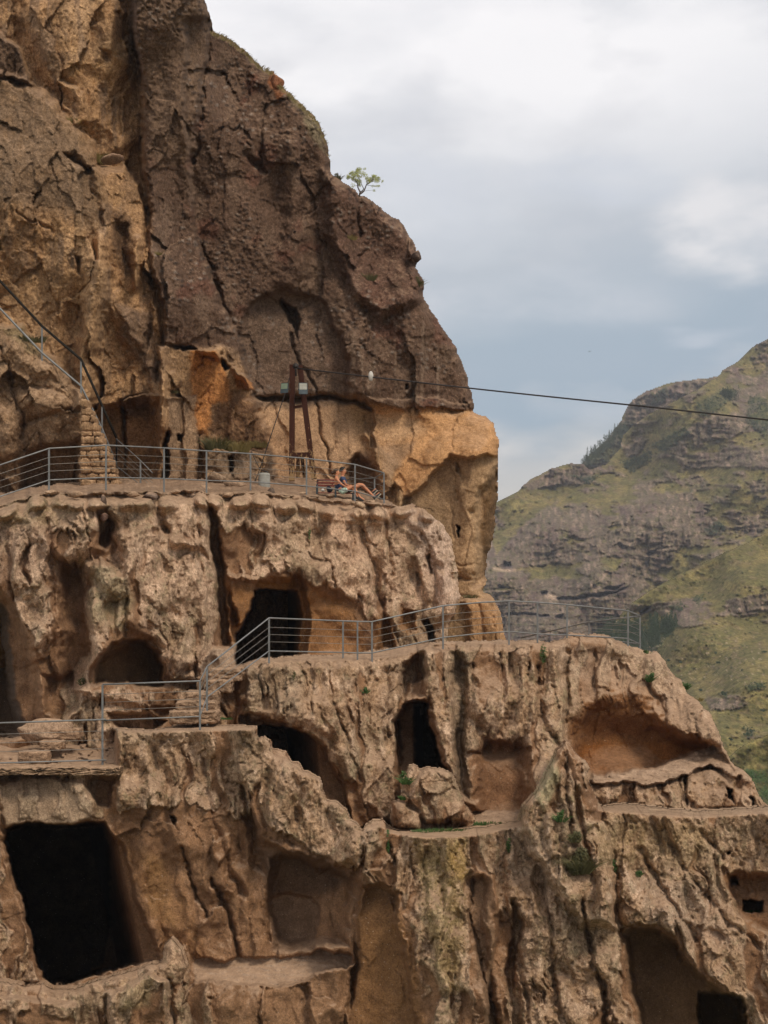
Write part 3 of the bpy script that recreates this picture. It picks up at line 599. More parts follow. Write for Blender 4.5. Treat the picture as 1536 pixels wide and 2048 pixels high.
    for pts, wd, dp in (([(520, 1330), (525, 1390)], 3, .5), ([(655, 1330), (665, 1400), (690, 1480), (720, 1560)], 4, .5), ([(740, 1340), (735, 1400), (745, 1450)], 3, .4), ([(780, 1330), (775, 1345), (795, 1330)], 3, .4), ([(600, 1330), (612, 1390)], 3, .4), ([(1185, 1300), (1190, 1370), (1230, 1385)], 4, .5), ([(1290, 1360), (1315, 1400), (1330, 1430)], 5, .5), ([(1390, 1440), (1400, 1480)], 5, .5), ([(1350, 1400), (1362, 1440)], 5, .4)):
        s.crack(pts, wd, dp)
    # level rock floors, each at its own height
    Y = s.Yf()
    def flat(poly, vf, Yfr, soft=6, nz=.2, kk=.04):
        k, w = s.w(poly, soft)
        Yn = Yfr + np.maximum(vf - s.v[k], -2) * kk + nz * fbm(s.u[k] / 18, s.v[k] / 6, 95, 4)
        s.h[k] = s.h[k] * (1 - w) + (s.Y[k] - Yn) * w
        s.col[k] = s.col[k] * (1 - w[..., None] * .85) + np.array((.31, .235, .18), f32) * (.8 + .4 * ss(-.3, .3, fbm(s.u[k] / 20, s.v[k] / 6, 98, 5)))[..., None] * w[..., None] * .85; s.rough[k] *= 1 - .4 * w
    flat([(1184, 1548), (1240, 1545), (1300, 1535), (1345, 1520), (1432, 1498), (1455, 1520), (1470, 1545), (1420, 1535), (1375, 1550), (1345, 1558), (1300, 1566), (1180, 1562)], 1564, 47.2, kk=.05)
    flat([(1180, 1612), (1370, 1618), (1560, 1618), (1700, 1640), (1700, 1660), (1180, 1660)], 1640, 46.3)
    flat([(940, 1620), (1070, 1620), (1090, 1675), (900, 1675)], 1662, 46., kk=.06)
    # crown of the platform
    eu = np.array([380, 470, 520, 700, 760, 830, 860, 950, 1100, 1150, 1210, 1250, 1310, 1350, 1700]); ev = np.array([1344, 1336, 1322, 1322, 1318, 1306, 1290, 1288, 1287, 1272, 1274, 1290, 1308, 1300, 1300])
    edge = np.interp(u, eu, ev).astype(f32) + 3 * fbm(u / 18, v * 0 + .5, 188, 3)
    dvv = edge - v; fl = ss(-2, 4, dvv)
    s.h = s.h * (1 - fl * .9) - np.clip(dvv, 0, 50) * .17 * (u < 1340); s.mix((.34, .27, .21), fl * .9)
    s.h -= .5 * ss(-18, 3, dvv) * (1 - fl)
    # ramp beside the stairs
    rp = [(420, 1345), (475, 1332), (530, 1322), (520, 1345), (480, 1400), (470, 1460), (400, 1470), (405, 1380)]
    s.block(rp, -.3, 10); s.calm(rp, .4)
    OUT = [(392, 1352), (430, 1340), (468, 1330), (515, 1316), (560, 1312), (640, 1308), (700, 1306), (735, 1300), (800, 1292), (850, 1282), (950, 1280), (1015, 1279), (1100, 1281), (1128, 1276), (1142, 1264), (1180, 1268), (1202, 1266), (1240, 1280), (1262, 1292), (1302, 1302), (1314, 1300), (1328, 1318),
        (1346, 1345), (1362, 1362), (1376, 1385), (1396, 1400), (1420, 1424), (1438, 1462), (1448, 1492), (1462, 1520), (1484, 1538), (1504, 1556), (1518, 1590), (1545, 1620), (1695, 1640), (1695, 1790), (385, 1790)]
    s.build('rock_terrace', MT, OUT, rp=15, R=.9, back=7, en=4)
    return s
S3 = middle_terrace()

def lower_face():
    cps = [(0, 1500, 45.5), (0, 1600, 44), (0, 1900, 43.4), (150, 1650, 43.8), (350, 1500, 44.3), (350, 1750, 43.6), (500, 1500, 44), (600, 1600, 43.6), (680, 1650, 43.4), (450, 1850, 43.2), (550, 1850, 43.4), (700, 1850, 42.6), (750, 1700, 42.8),
        (850, 1700, 42.9), (900, 1900, 42.), (1100, 1650, 42.6), (1100, 1900, 41.6), (1000, 2048, 41), (1300, 1700, 43), (1300, 1850, 42.4), (1500, 1700, 43.6), (1536, 1900, 42.6), (1400, 2000, 42), (500, 2040, 42), (1600, 2048, 42)]
    s = mk(-170, 1700, 1425, 2140, 2.0, cps, seed=41, warp=9)
    u, v = s.u, s.v
    # panel under the slab, and the large chamber
    s.block([(-10, 1562), (60, 1556), (170, 1558), (190, 1600), (185, 1640), (60, 1648), (10, 1655)], .5, 14); s.calm([(0, 1556), (230, 1556), (230, 1650), (0, 1660)], .35, 14)
    s.cave([(172, 1556), (232, 1552), (228, 1612), (190, 1615)], .5, 10, .5)
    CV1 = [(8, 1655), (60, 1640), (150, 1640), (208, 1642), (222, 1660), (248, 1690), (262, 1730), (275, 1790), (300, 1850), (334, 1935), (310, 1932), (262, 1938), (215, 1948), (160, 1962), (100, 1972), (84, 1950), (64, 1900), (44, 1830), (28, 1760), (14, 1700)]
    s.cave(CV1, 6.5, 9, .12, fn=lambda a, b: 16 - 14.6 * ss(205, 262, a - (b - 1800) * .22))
    s.block([(-200, 1560), (0, 1620), (12, 1700), (28, 1780), (60, 1900), (84, 1960), (-200, 1990)], .5, 12)
    # the fluted wall with the stepped crest
    s.block([(470, 1455), (515, 1452), (560, 1510), (640, 1565), (722, 1650), (720, 1740), (700, 1720), (640, 1740), (560, 1700), (520, 1690), (500, 1600), (478, 1540)], .7, 12)
    s.cave([(540, 1715), (580, 1695), (640, 1710), (690, 1740), (715, 1760), (700, 1900), (550, 1900), (525, 1800)], 1.0, 26, .3)
    s.cave([(545, 1790), (560, 1784), (620, 1790), (636, 1810), (634, 1900), (545, 1900)], .18, 8, .3)
    s.block([(228, 1560), (300, 1560), (420, 1620), (470, 1700), (460, 1790), (420, 1800), (360, 1700), (300, 1640), (235, 1620)], .35, 30)
    s.crack([(360, 1690), (380, 1740), (400, 1800), (412, 1830)], 4, .6); s.crack([(430, 1760), (455, 1830), (475, 1870), (480, 1920)], 6, .9); s.crack([(545, 1790), (540, 1880)], 3, .3)
    s.cave([(400, 1500), (420, 1520), (440, 1650), (500, 1800), (470, 1800), (430, 1700), (405, 1600)], .35, 18, .8)
    s.block([(422, 1680), (455, 1672), (460, 1700), (440, 1735), (425, 1715)], .45, 6); s.cave([(340, 1628), (352, 1632), (355, 1652), (344, 1648)], .6, 5)
    s.cave([(470, 1560), (500, 1560), (520, 1660), (540, 1760), (500, 1740), (480, 1640)], .6, 20, .8)
    # the big central face: brown wedge and lichen-grown crust
    s.block([(722, 1650), (800, 1650), (960, 1655), (1000, 1800), (960, 2150), (690, 2150), (715, 1900), (720, 1750)], .9, 12)
    s.cave([(722, 1775), (760, 1765), (800, 1790), (810, 1900), (870, 2150), (680, 2150), (705, 1900)], .45, 12, .35)
    s.block([(715, 1745), (765, 1738), (775, 1765), (720, 1775)], .45, 6)
    s.crack([(780, 1800), (800, 1850), (815, 1900), (822, 1930)], 4, -.35); s.crack([(770, 1690), (785, 1730)], 4, .6); s.crack([(818, 1700), (828, 1760)], 4, .4)
    s.cave([(925, 1760), (965, 1740), (985, 1760), (975, 1850), (990, 1930), (1020, 2150), (985, 2150), (960, 1960), (935, 1860)], .45, 18, .4)
    s.crack([(945, 1760), (938, 1820), (955, 1900), (985, 2000), (1000, 2140)], 3, .6); s.cave([(990, 2000), (1008, 2002), (1004, 2045), (992, 2044)], -.3, 5)
    # spur and slanting flutes on the right
    s.block([(1050, 1610), (1090, 1545), (1132, 1480), (1165, 1520), (1185, 1600), (1215, 1700), (1230, 1850), (1160, 1850), (1060, 1700)], 1.3, 26)
    s.crack([(1132, 1495), (1136, 1600), (1150, 1700)], 5, .5); s.crack([(1160, 1800), (1185, 1900), (1210, 2000), (1215, 2100)], 6, 1.0); s.crack([(1040, 1900), (1050, 2000), (1040, 2100)], 6, .6); s.crack([(1225, 1700), (1235, 1800), (1245, 1880)], 6, .6)
    s.cave([(1018, 1795), (1035, 1795), (1045, 1850), (1040, 1990), (1060, 2150), (1015, 2150), (1010, 1960)], .7, 14, .6)
    CD = [(1242, 1862), (1268, 1850), (1310, 1858), (1350, 1880), (1390, 1930), (1450, 1985), (1500, 2060), (1530, 2150), (1285, 2150), (1268, 2020), (1252, 1930)]
    s.cave(CD, 2.4, 16, .2, fn=lambda a, b: 2.6 - 1.2 * ss(1300, 1470, a - (b - 1900) * .4))
    s.cave([(1400, 1988), (1430, 1984), (1480, 1988), (1492, 2010), (1490, 2150), (1398, 2150), (1396, 2020)], 10, 7, .1)
    s.cave([(1452, 1768), (1470, 1745), (1700, 1745), (1700, 1860), (1560, 1880), (1510, 1860), (1470, 1820)], 1.3, 16, .4)
    s.cave([(1488, 1799), (1505, 1797), (1526, 1800), (1527, 1822), (1490, 1822)], 2.5, 5, .2); s.cave([(1458, 1752), (1480, 1750), (1480, 1772), (1460, 1776)], .9, 8, .4); s.cave([(1454, 1700), (1468, 1698), (1468, 1712), (1456, 1714)], .8, 6, .4)
    for poly, val in ((CV1, -1.5), ([(-20, 1556), (232, 1556), (232, 1650), (-20, 1660)], -.1), ([(230, 1640), (300, 1610), (420, 1620), (500, 1640), (600, 1680), (700, 1740), (715, 2100), (340, 2100), (330, 1930), (270, 1760)], -.6), ([(500, 1560), (600, 1600), (705, 1680), (700, 1760), (520, 1700)], -.25), ([(540, 1700), (715, 1750), (700, 1900), (530, 1900)], -.6),
        ([(715, 1775), (800, 1790), (870, 2150), (680, 2150)], -1.1), (CD, -1.3), ([(925, 1750), (985, 1750), (1020, 2150), (985, 2150), (935, 1860)], -.7), ([(230, 1460), (420, 1460), (400, 1600), (300, 1640), (232, 1620)], .3), ([(800, 1650), (940, 1650), (935, 1980), (820, 1900)], .35), ([(1000, 1640), (1700, 1640), (1700, 1860), (1250, 1850), (1200, 2150), (1060, 2150)], .35), ([(1440, 1740), (1700, 1740), (1700, 1860), (1500, 1860)], -.8), ([(480, 1455), (700, 1600), (710, 1680), (540, 1660), (490, 1560)], .3)):
        cbias(s, poly, val, 26)
    # slanting grain: upright on the left, leaning to the right further down the valley side
    t0 = -.22 * ss(900, 1300, u)
    s.wu = s.wu + t0 * (v - 1650) / 2.2
    weather(s, 66, 420, .85, seed=45, crust=.12, lk=.34, cv_=260, hi=(.36, .255, .168))
    s.wu = s.wu - t0 * (v - 1650) / 2.2
    s.paint([(232, 1680), (270, 1700), (360, 1760), (420, 1920), (345, 1930), (290, 1800)], (.24, .135, .065), 24, .6, .3); s.paint([(290, 1700), (330, 1720), (350, 1850), (300, 1820)], (.22, .13, .05), 24, .4, .3)
    s.paint([(-10, 1562), (170, 1558), (188, 1640), (10, 1652)], (.33, .26, .19), 16, .8, .2, 60)
    s.paint([(520, 1700), (640, 1700), (710, 1760), (640, 1790), (540, 1790)], (.10, .065, .045), 20, .8); s.paint([(545, 1795), (634, 1795), (634, 1900), (545, 1900)], (.20, .14, .10), 10, .7)  # first patch: shade under the overhanging arch painted into the wall colour
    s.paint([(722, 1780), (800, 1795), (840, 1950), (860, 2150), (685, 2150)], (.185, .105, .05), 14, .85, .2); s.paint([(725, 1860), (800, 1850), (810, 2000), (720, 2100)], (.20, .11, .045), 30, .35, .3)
    s.paint([(830, 1680), (935, 1680), (930, 1800), (920, 1980), (880, 1980), (850, 1850)], (.25, .21, .09), 30, .55, .6, 20); s.paint([(895, 1690), (935, 1690), (930, 1760), (900, 1760)], (.30, .20, .06), 20, .6, .4)
    s.paint([(1180, 1640), (1420, 1650), (1400, 1730), (1200, 1720)], (.29, .22, .12), 30, .5, .5, 20); s.paint([(1240, 1740), (1440, 1780), (1460, 1900), (1300, 1840)], (.46, .37, .30), 24, .5, .5, 18)
    s.paint([(1060, 1570), (1110, 1500), (1120, 1560), (1090, 1620)], (.34, .32, .21), 16, .8, .3); s.paint([(1010, 1650), (1100, 1650), (1100, 1760), (1020, 1760)], (.40, .33, .26), 24, .5, .4)
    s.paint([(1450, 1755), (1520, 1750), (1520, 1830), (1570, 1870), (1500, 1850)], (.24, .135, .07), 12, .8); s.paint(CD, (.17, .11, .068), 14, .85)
    CAVE_SHADE(s, [(12, 1668), (60, 1652), (200, 1655), (215, 1700), (218, 1800), (215, 1925), (160, 1962), (100, 1972), (44, 1830)]); CAVE_SHADE(s, [(1400, 1990), (1480, 1990), (1490, 2150), (1398, 2150)])
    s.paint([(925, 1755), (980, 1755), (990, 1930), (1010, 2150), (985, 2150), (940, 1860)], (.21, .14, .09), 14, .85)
    for pts, wd, dp in (([(1070, 1690), (1090, 1780), (1100, 1900), (1130, 2050)], 5, .5), ([(1280, 1700), (1330, 1790), (1400, 1880)], 6, .6), ([(1340, 1690), (1420, 1800), (1520, 1900)], 6, .5), ([(1170, 1660), (1180, 1760)], 4, .4), ([(1400, 1660), (1450, 1720)], 5, .4), ([(880, 1700), (890, 1900)], 5, .3), ([(1110, 1960), (1130, 2100)], 5, .5)):
        s.crack(pts, wd, dp)
    def flat(poly, vf, Yfr, soft=6, nz=.2, kk=.04, c=(.33, .26, .205)):
        k, w = s.w(poly, soft)
        Yn = Yfr + np.maximum(vf - s.v[k], -2) * kk + nz * fbm(s.u[k] / 18, s.v[k] / 6, 95, 4)
        s.h[k] = s.h[k] * (1 - w) + (s.Y[k] - Yn) * w
        s.col[k] = s.col[k] * (1 - w[..., None] * .85) + np.array(c, f32) * w[..., None] * .85; s.rough[k] *= 1 - .4 * w
    # ledge and its upright front
    fr = [(385, 1962), (440, 1958), (480, 1968), (560, 1975), (620, 1960), (640, 1936), (700, 1930), (712, 2150), (340, 2150), (350, 2010)]
    s.block(fr, .75, 7); s.paint(fr, (.24, .15, .09), 20, .5, .4); s.crack([(520, 1980), (525, 2100)], 4, .4); s.cave([(528, 1975), (625, 1965), (625, 2150), (530, 2150)], .25, 6, .6)
    flat([(385, 1925), (430, 1922), (545, 1912), (640, 1902), (700, 1912), (690, 1935), (640, 1944), (600, 1962), (540, 1972), (480, 1968), (440, 1962), (385, 1962)], 1966, 42.6, kk=.016, nz=.05)
    # path behind the railing on the left
    k = (u < 235)
    fl = ss(-2, 3, 1546 - v) * ss(236, 226, u)
    Yn = 44.2 + (1546 - v) * .07 + .15 * fbm(u / 30, v / 8, 33, 4) - .25 * ss(.1, .3, fbm(u / 26, v / 12, 34, 3)); s.h = s.h * (1 - fl) + (s.Y - Yn) * fl; s.mix((.255, .185, .135), fl * .9)
    fl2 = ss(-2, 4, np.interp(u, [225, 300, 480, 520], [1462, 1464, 1460, 1456]).astype(f32) - v) * (u > 225) * (u < 530)
    s.h = s.h * (1 - fl2 * .8) - np.clip(1462 - v, 0, 30) * .1 * fl2; s.mix((.34, .27, .21), fl2 * .9)
    # green and worn top of the right-hand shelf
    fl3 = ss(-3, 4, np.interp(u, [780, 850, 950, 1040], [1664, 1674, 1670, 1650]).astype(f32) - v) * (u > 770) * (u < 1045)
    s.h = s.h * (1 - fl3 * .8) - np.clip(1672 - v, 0, 30) * .12 * fl3; s.mix((.30, .25, .17), fl3 * .8)
    fl4 = ss(-3, 4, np.interp(u, [1180, 1300, 1400, 1536, 1700], [1618, 1628, 1634, 1624, 1650]).astype(f32) - v) * (u > 1195)
    s.h = s.h * (1 - fl4 * .85) - np.clip(1640 - v, 0, 40) * .1 * fl4; s.mix((.23, .175, .125), fl4 * .8); s.dust *= 1 - .6 * fl4
    OUT = [(-175, 1455), (-60, 1462), (0, 1475), (100, 1470), (118, 1446), (170, 1438), (232, 1456), (300, 1460), (345, 1452), (410, 1448), (480, 1450), (512, 1452), (516, 1476), (528, 1474), (541, 1480), (545, 1498), (572, 1504), (584, 1524), (600, 1526), (604, 1540), (640, 1556), (646, 1578), (652, 1600), (676, 1604), (694, 1620), (702, 1640), (716, 1646), (724, 1662),
        (730, 1650), (744, 1640), (766, 1640), (778, 1652), (800, 1660), (850, 1664), (950, 1655), (1035, 1640), (1046, 1610), (1070, 1585), (1085, 1560), (1100, 1525), (1112, 1500), (1134, 1480), (1150, 1505), (1172, 1520), (1182, 1536), (1176, 1552), (1190, 1590), (1202, 1612), (1250, 1606), (1340, 1616), (1390, 1622), (1470, 1618), (1536, 1612), (1695, 1640), (1695, 2135), (-175, 2135)]
    s.build('rock_terrace', MT, OUT, rp=13, R=.8, back=5, en=3)
    return s
S4 = lower_face()

def front_rocks():
    s = mk(-170, 420, 1860, 2150, 2.0, 41.6, seed=51, warp=6)
    u, v = s.u, s.v
    s.block([(-200, 1985), (0, 1990), (60, 2000), (150, 2010), (180, 2150), (-200, 2150)], .6, 16); s.block([(212, 1985), (300, 1950), (335, 1965), (335, 2060), (230, 2060)], .6, 14); s.crack([(215, 1990), (214, 2060), (225, 2150)], 5, .8)
    s.crack([(338, 1960), (350, 2040), (380, 2140)], 5, .7); s.paint([(0, 2000), (150, 2010), (160, 2150), (0, 2150)], (.2, .13, .08), 14, .0)
    cbias(s, [(-200, 2010), (0, 2018), (150, 2040), (150, 2150), (-200, 2150)], -.6, 12); cbias(s, [(290, 1985), (325, 1970), (330, 2060), (260, 2050)], -.6, 10)
    s.amp *= .6; weather(s, 60, 110, .7, seed=55, crust=.3)
    s.paint([(240, 1960), (310, 1945), (300, 2010), (240, 2020)], (.36, .31, .19), 16, .5, .5)
    OUT = [(-175, 1975), (0, 1962), (50, 1972), (84, 1966), (105, 1978), (150, 1976), (215, 1954), (250, 1944), (302, 1928), (322, 1925), (328, 1890), (345, 1874), (364, 1900), (376, 1936), (362, 1960), (372, 1990), (392, 2040), (412, 2145), (-175, 2145)]
    s.build('rock_outcrop', MT, OUT, rp=22, R=.9, back=2.2, en=3)
    return s
S5 = front_rocks()
def mid_boulders():
    s = mk(760, 960, 1515, 1690, 2.0, 45.2, seed=61, warp=5)
    s.block([(850, 1530), (905, 1545), (925, 1600), (935, 1640), (850, 1640), (820, 1590)], .5, 12); s.block([(785, 1600), (838, 1625), (836, 1660), (780, 1650)], .6, 7)
    s.h += .35 * facets(s.U / 50, s.V / 44, 3); s.amp *= .5
    cbias(s, [(850, 1590), (900, 1600), (905, 1650), (850, 1650)], -.3); weather(s, 50, 80, .6, seed=65, crust=.35)
    OUT = [(782, 1606), (800, 1600), (804, 1556), (818, 1530), (828, 1526), (842, 1540), (856, 1534), (880, 1536), (908, 1548), (920, 1580), (934, 1612), (952, 1640), (940, 1662), (850, 1672), (786, 1660), (778, 1635)]
    s.build('rock_outcrop', MT, OUT, rp=20, R=.9, back=1.8, en=3)
    return s
S6 = mid_boulders()
# ------------------------------------------------------------------ the far side of the valley
GR1 = (.118, .112, .045); GR2 = (.175, .152, .062); BUSH = (.022, .040, .020); ROCK = (.128, .105, .088); ROCKL = (.25, .195, .165)
MH = rock_mat('hillside', unit=.055, bump=.35, dust_amt=0., speck=0.)
BP = []; HSH = []
def hill(name, box, cps, OUT, seed, rocks, bushes, pale=(), caves=(), grass=(), bias=0., extra=None):
    s = Sheet(*box, 2.0, cps, seed=seed, warp=6, s_=1.0)
    u, v = s.u, s.v; S = float(np.mean([c[2] for c in cps])) / 50
    s.cb = np.full(u.shape, bias, f32)
    for p, val in rocks: cbias(s, p, val, 14)
    for p in grass: cbias(s, p, -.5, 12)
    strat = fbm((u + s.wu * 2) / 70, (v + s.wv * 2 - .0 * u) / 12, seed + 3, 4, .6)
    rk = fbm(u / 70, v / 34, seed + 1, 6, .55) * .8 + strat * .3 + s.cb - .03
    rm = ss(-.08, .16, rk)
    s.col[:] = GR1
    s.mix(GR2, ss(-.1, .35, fbm(u / 60, v / 30, seed + 5, 4))); s.mix((.085, .088, .032), ss(.1, .4, fbm(u / 14, v / 9, seed + 6, 4)) * .7)
    s.mix((.17, .135, .08), ss(.15, .45, fbm(u / 26, v / 10, seed + 26, 4)) * .6)
    rc = np.zeros_like(s.col); rc[:] = ROCK
    t = ss(.0, .4, fbm(u / 9, v / 22, seed + 8, 5, .65))[..., None]; rc = rc * (1 - t) + np.array(ROCKL, f32) * t
    t = ss(.05, .4, fbm(u / 34, v / 50, seed + 9, 4))[..., None] * .7; rc = rc * (1 - t) + np.array((.12, .085, .09), f32) * t
    t = ss(.1, .35, fbm(u / 12, v / 7, seed + 10, 5, .65))[..., None] * .75; rc = rc * (1 - t) + np.array((.085, .088, .04), f32) * t
    m = rm[..., None] * .9
    s.col = s.col * (1 - m) + rc * m
    s.h += .72 * S * (rm * (.25 + .34 * fbm(u / 17, v / 52, seed + 11, 5, .55) + .22 * facets(s.U / 20, s.V / 34, seed + 12) + .28 * strat) + .35 * fbm(u / 70, v / 60, seed + 13, 4) + .06 * fbm(u / 8, v / 8, seed + 14, 3))
    bn = fbm(u / 13, v / 9, seed + 15, 5, .6)
    bw = ss(.40, .46, bn) * (1 - rm * .4)
    for p in bushes:
        k, w = s.w(p, 10); bw[k] = np.maximum(bw[k], ss(.35, .6, w + .45 * bn[k]))
    BP.extend((name, p) for p in bushes); s.mix(BUSH, bw * .4); s.mix((.045, .07, .028), bw * ss(-.1, .3, fbm(u / 5, v / 5, seed + 16, 3)) * .4); s.h += S * bw * (.14 + .16 * fbm(u / 5, v / 6, seed + 17, 3))
    for p in pale: s.paint(p, (.42, .33, .26), 5, .85, .3, 8)
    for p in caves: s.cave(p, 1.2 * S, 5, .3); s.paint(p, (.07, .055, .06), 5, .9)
    if extra: extra(s, S)
    s.h *= 1.0
    s.build(name, MH, OUT, rp=10, R=.5 * S, back=6 * S, en=2, scale_=.1, drop=.7)
    HSH.append((s, bushes)); return s
hill('mountain', (1100, 1520, 735, 1000), [(1150, 950, 1150), (1300, 800, 1180), (1450, 760, 1200)], [(1095, 990), (1120, 962), (1165, 922), (1210, 880), (1240, 842), (1256, 808), (1263, 800), (1290, 782), (1340, 765), (1400, 757), (1440, 750), (1500, 760), (1500, 990)], 71,
     [([(1255, 800), (1290, 780), (1440, 745), (1440, 775), (1300, 830), (1250, 860)], .5)], [[(1240, 848), (1262, 845), (1250, 880), (1215, 925), (1165, 935), (1200, 890)], [(1310, 790), (1330, 775), (1330, 800), (1300, 812)]])
hill('mountain', (950, 2240, 560, 1420), [(1000, 1010, 900), (1100, 950, 950), (1250, 880, 980), (1536, 690, 1050), (1400, 900, 900), (1100, 1100, 820), (1300, 1100, 800), (1500, 1000, 820), (1000, 1200, 760), (1200, 1200, 740), (1100, 1300, 700), (1500, 1200, 700), (1900, 650, 1050), (2100, 900, 900), (2000, 1200, 700)],
     [(955, 1025), (995, 1001), (1030, 985), (1060, 958), (1082, 948), (1100, 936), (1120, 931), (1140, 925), (1168, 927), (1180, 938), (1212, 928), (1240, 893), (1244, 871), (1269, 846), (1305, 822), (1346, 802), (1398, 776), (1436, 752), (1444, 740), (1475, 722), (1501, 696), (1514, 686), (1536, 677), (1580, 655), (1640, 640), (1760, 600), (1850, 575), (1980, 590), (2120, 640), (2236, 700), (2236, 1415), (955, 1415)], 72,
     [([(975, 1040), (1060, 1030), (1200, 1020), (1300, 1000), (1400, 1010), (1450, 1060), (1330, 1120), (1250, 1210), (970, 1215)], .42), ([(1100, 940), (1180, 938), (1180, 965), (1060, 975)], .5), ([(1210, 930), (1280, 920), (1300, 950), (1220, 960)], .5), ([(1440, 755), (1536, 740), (1536, 800), (1470, 790)], .45), ([(1380, 850), (1500, 830), (1520, 860), (1390, 880)], .5), ([(1350, 900), (1536, 900), (1536, 940), (1360, 930)], .45), ([(1020, 1190), (1260, 1190), (1240, 1260), (960, 1290)], .7), ([(960, 1260), (1250, 1240), (1300, 1420), (955, 1420)], .5), ([(1480, 690), (1536, 675), (1536, 720)], .4)],
     [[(1390, 810), (1450, 778), (1476, 782), (1440, 820), (1400, 835)], [(1300, 890), (1370, 855), (1380, 870), (1330, 905)], [(1240, 925), (1300, 900), (1300, 925), (1260, 945)], [(1140, 950), (1180, 955), (1205, 945), (1180, 970)], [(1500, 790), (1536, 800), (1536, 880), (1490, 840)], [(1262, 1228), (1240, 1300), (1180, 1300), (1190, 1240)], [(1410, 1060), (1440, 1040), (1450, 1060), (1420, 1070)]],
     pale=[[(1238, 886), (1256, 892), (1254, 896), (1238, 892)], [(1266, 880), (1278, 880), (1278, 885), (1268, 885)], [(1098, 1190), (1112, 1188), (1116, 1200), (1092, 1198)], [(990, 1135), (1030, 1135), (1030, 1140), (990, 1140)]],
     caves=[[(1002, 1120), (1022, 1120), (1022, 1132), (1004, 1132)], [(1085, 1186), (1100, 1184), (1098, 1194), (1085, 1194)], [(1110, 1192), (1220, 1184), (1260, 1170), (1240, 1186), (1200, 1196), (1115, 1198)], [(1205, 1176), (1250, 1168), (1230, 1182), (1208, 1184)], [(1000, 1164), (1018, 1168), (1014, 1174), (998, 1172)], [(1290, 1105), (1320, 1090), (1300, 1112)], [(1008, 1226), (1100, 1228), (1100, 1234), (1010, 1232)], [(1108, 1228), (1130, 1226), (1126, 1236), (1108, 1236)]],
     grass=[[(1200, 960), (1440, 770), (1470, 780), (1330, 900), (1250, 985)], [(990, 1030), (1090, 960), (1150, 970), (1040, 1060), (985, 1120)], [(1060, 1130), (1240, 1120), (1230, 1150), (1060, 1160)]])
def terr(s, S):
    # scattered pale stones of the old field walls
    n = fbm(s.u / 9, s.v / 5, 301, 4, .6); w = ss(.38, .5, n) * ss(1240, 1290, s.v) * ss(1420, 1340, s.v)
    s.mix((.36, .29, .23), w * .7)
hill('hillside', (1130, 2240, 880, 1760), [(1536, 1060, 640), (1400, 1140, 620), (1280, 1230, 600), (1500, 1200, 560), (1400, 1300, 520), (1500, 1400, 430), (1450, 1500, 390), (1536, 1600, 330), (1400, 1700, 320), (1900, 1000, 640), (2100, 1300, 500), (2000, 1600, 330)],
     [(2236, 980), (2000, 900), (1800, 930), (1636, 1010), (1560, 1050), (1536, 1062), (1490, 1086), (1440, 1108), (1400, 1128), (1350, 1152), (1300, 1180), (1262, 1205), (1240, 1230), (1215, 1262), (1180, 1300), (1150, 1400), (1150, 1750), (2236, 1750)], 73,
     [([(1250, 1205), (1340, 1195), (1440, 1200), (1560, 1180), (1640, 1190), (1640, 1250), (1440, 1255), (1290, 1250)], .5), ([(1480, 1090), (1536, 1080), (1600, 1080), (1600, 1130), (1480, 1125)], .4), ([(1410, 1395), (1490, 1385), (1500, 1410), (1420, 1425)], .5)],
     [[(1200, 1262), (1230, 1246), (1290, 1240), (1345, 1238), (1356, 1250), (1330, 1275), (1310, 1305), (1270, 1312), (1200, 1312)], [(1330, 1215), (1370, 1205), (1365, 1222)], [(1385, 1195), (1410, 1190), (1400, 1210)], [(1490, 1370), (1530, 1362), (1530, 1375), (1500, 1380)], [(1485, 1450), (1510, 1460), (1500, 1480)], [(1440, 1385), (1460, 1385), (1455, 1395)]],
     grass=[[(1280, 1215), (1400, 1130), (1536, 1070), (1640, 1070), (1640, 1110), (1536, 1170), (1400, 1185)], [(1350, 1260), (1640, 1260), (1640, 1380), (1350, 1380)]], bias=-.34,
     caves=[[(1278, 1216), (1305, 1210), (1300, 1220), (1280, 1228)]], extra=terr)
hill('hillside', (1380, 1640, 1440, 1780), [(1440, 1520, 300), (1536, 1500, 300), (1500, 1700, 260)], [(1636, 1440), (1580, 1456), (1536, 1468), (1500, 1482), (1470, 1500), (1440, 1530), (1390, 1600), (1390, 1770), (1636, 1770)], 74, [], [[(1488, 1548), (1536, 1540), (1640, 1540), (1640, 1640), (1480, 1640)]], bias=-.6)
# the valley floor, out to the horizon
me = bpy.data.meshes.new('ground'); bm = bmesh.new()
for i in range(25):
    for j in range(25): bm.verts.new((-9000 + i * 750, -6000 + j * 750, -62 + 1.5 * math.sin(i * 1.7) * math.cos(j * 1.3)))
bm.verts.ensure_lookup_table()
for i in range(24):
    for j in range(24): bm.faces.new([bm.verts[i * 25 + j], bm.verts[(i + 1) * 25 + j], bm.verts[(i + 1) * 25 + j + 1], bm.verts[i * 25 + j + 1]])
bm.to_mesh(me); bm.free()
mg, nt_, b_ = newmat('valley_grass'); tcg = nt_.nodes.new('ShaderNodeTexCoord')
nt_.links.new(mixc(nt_, noise(nt_, tcg.outputs['Object'], .02, 6), (.08, .085, .03), (.17, .14, .08)), b_.inputs['Base Color']); b_.inputs['Roughness'].default_value = 1
me.materials.append(mg); go = bpy.data.objects.new('ground', me); COL.objects.link(go); go['kind'] = 'structure'
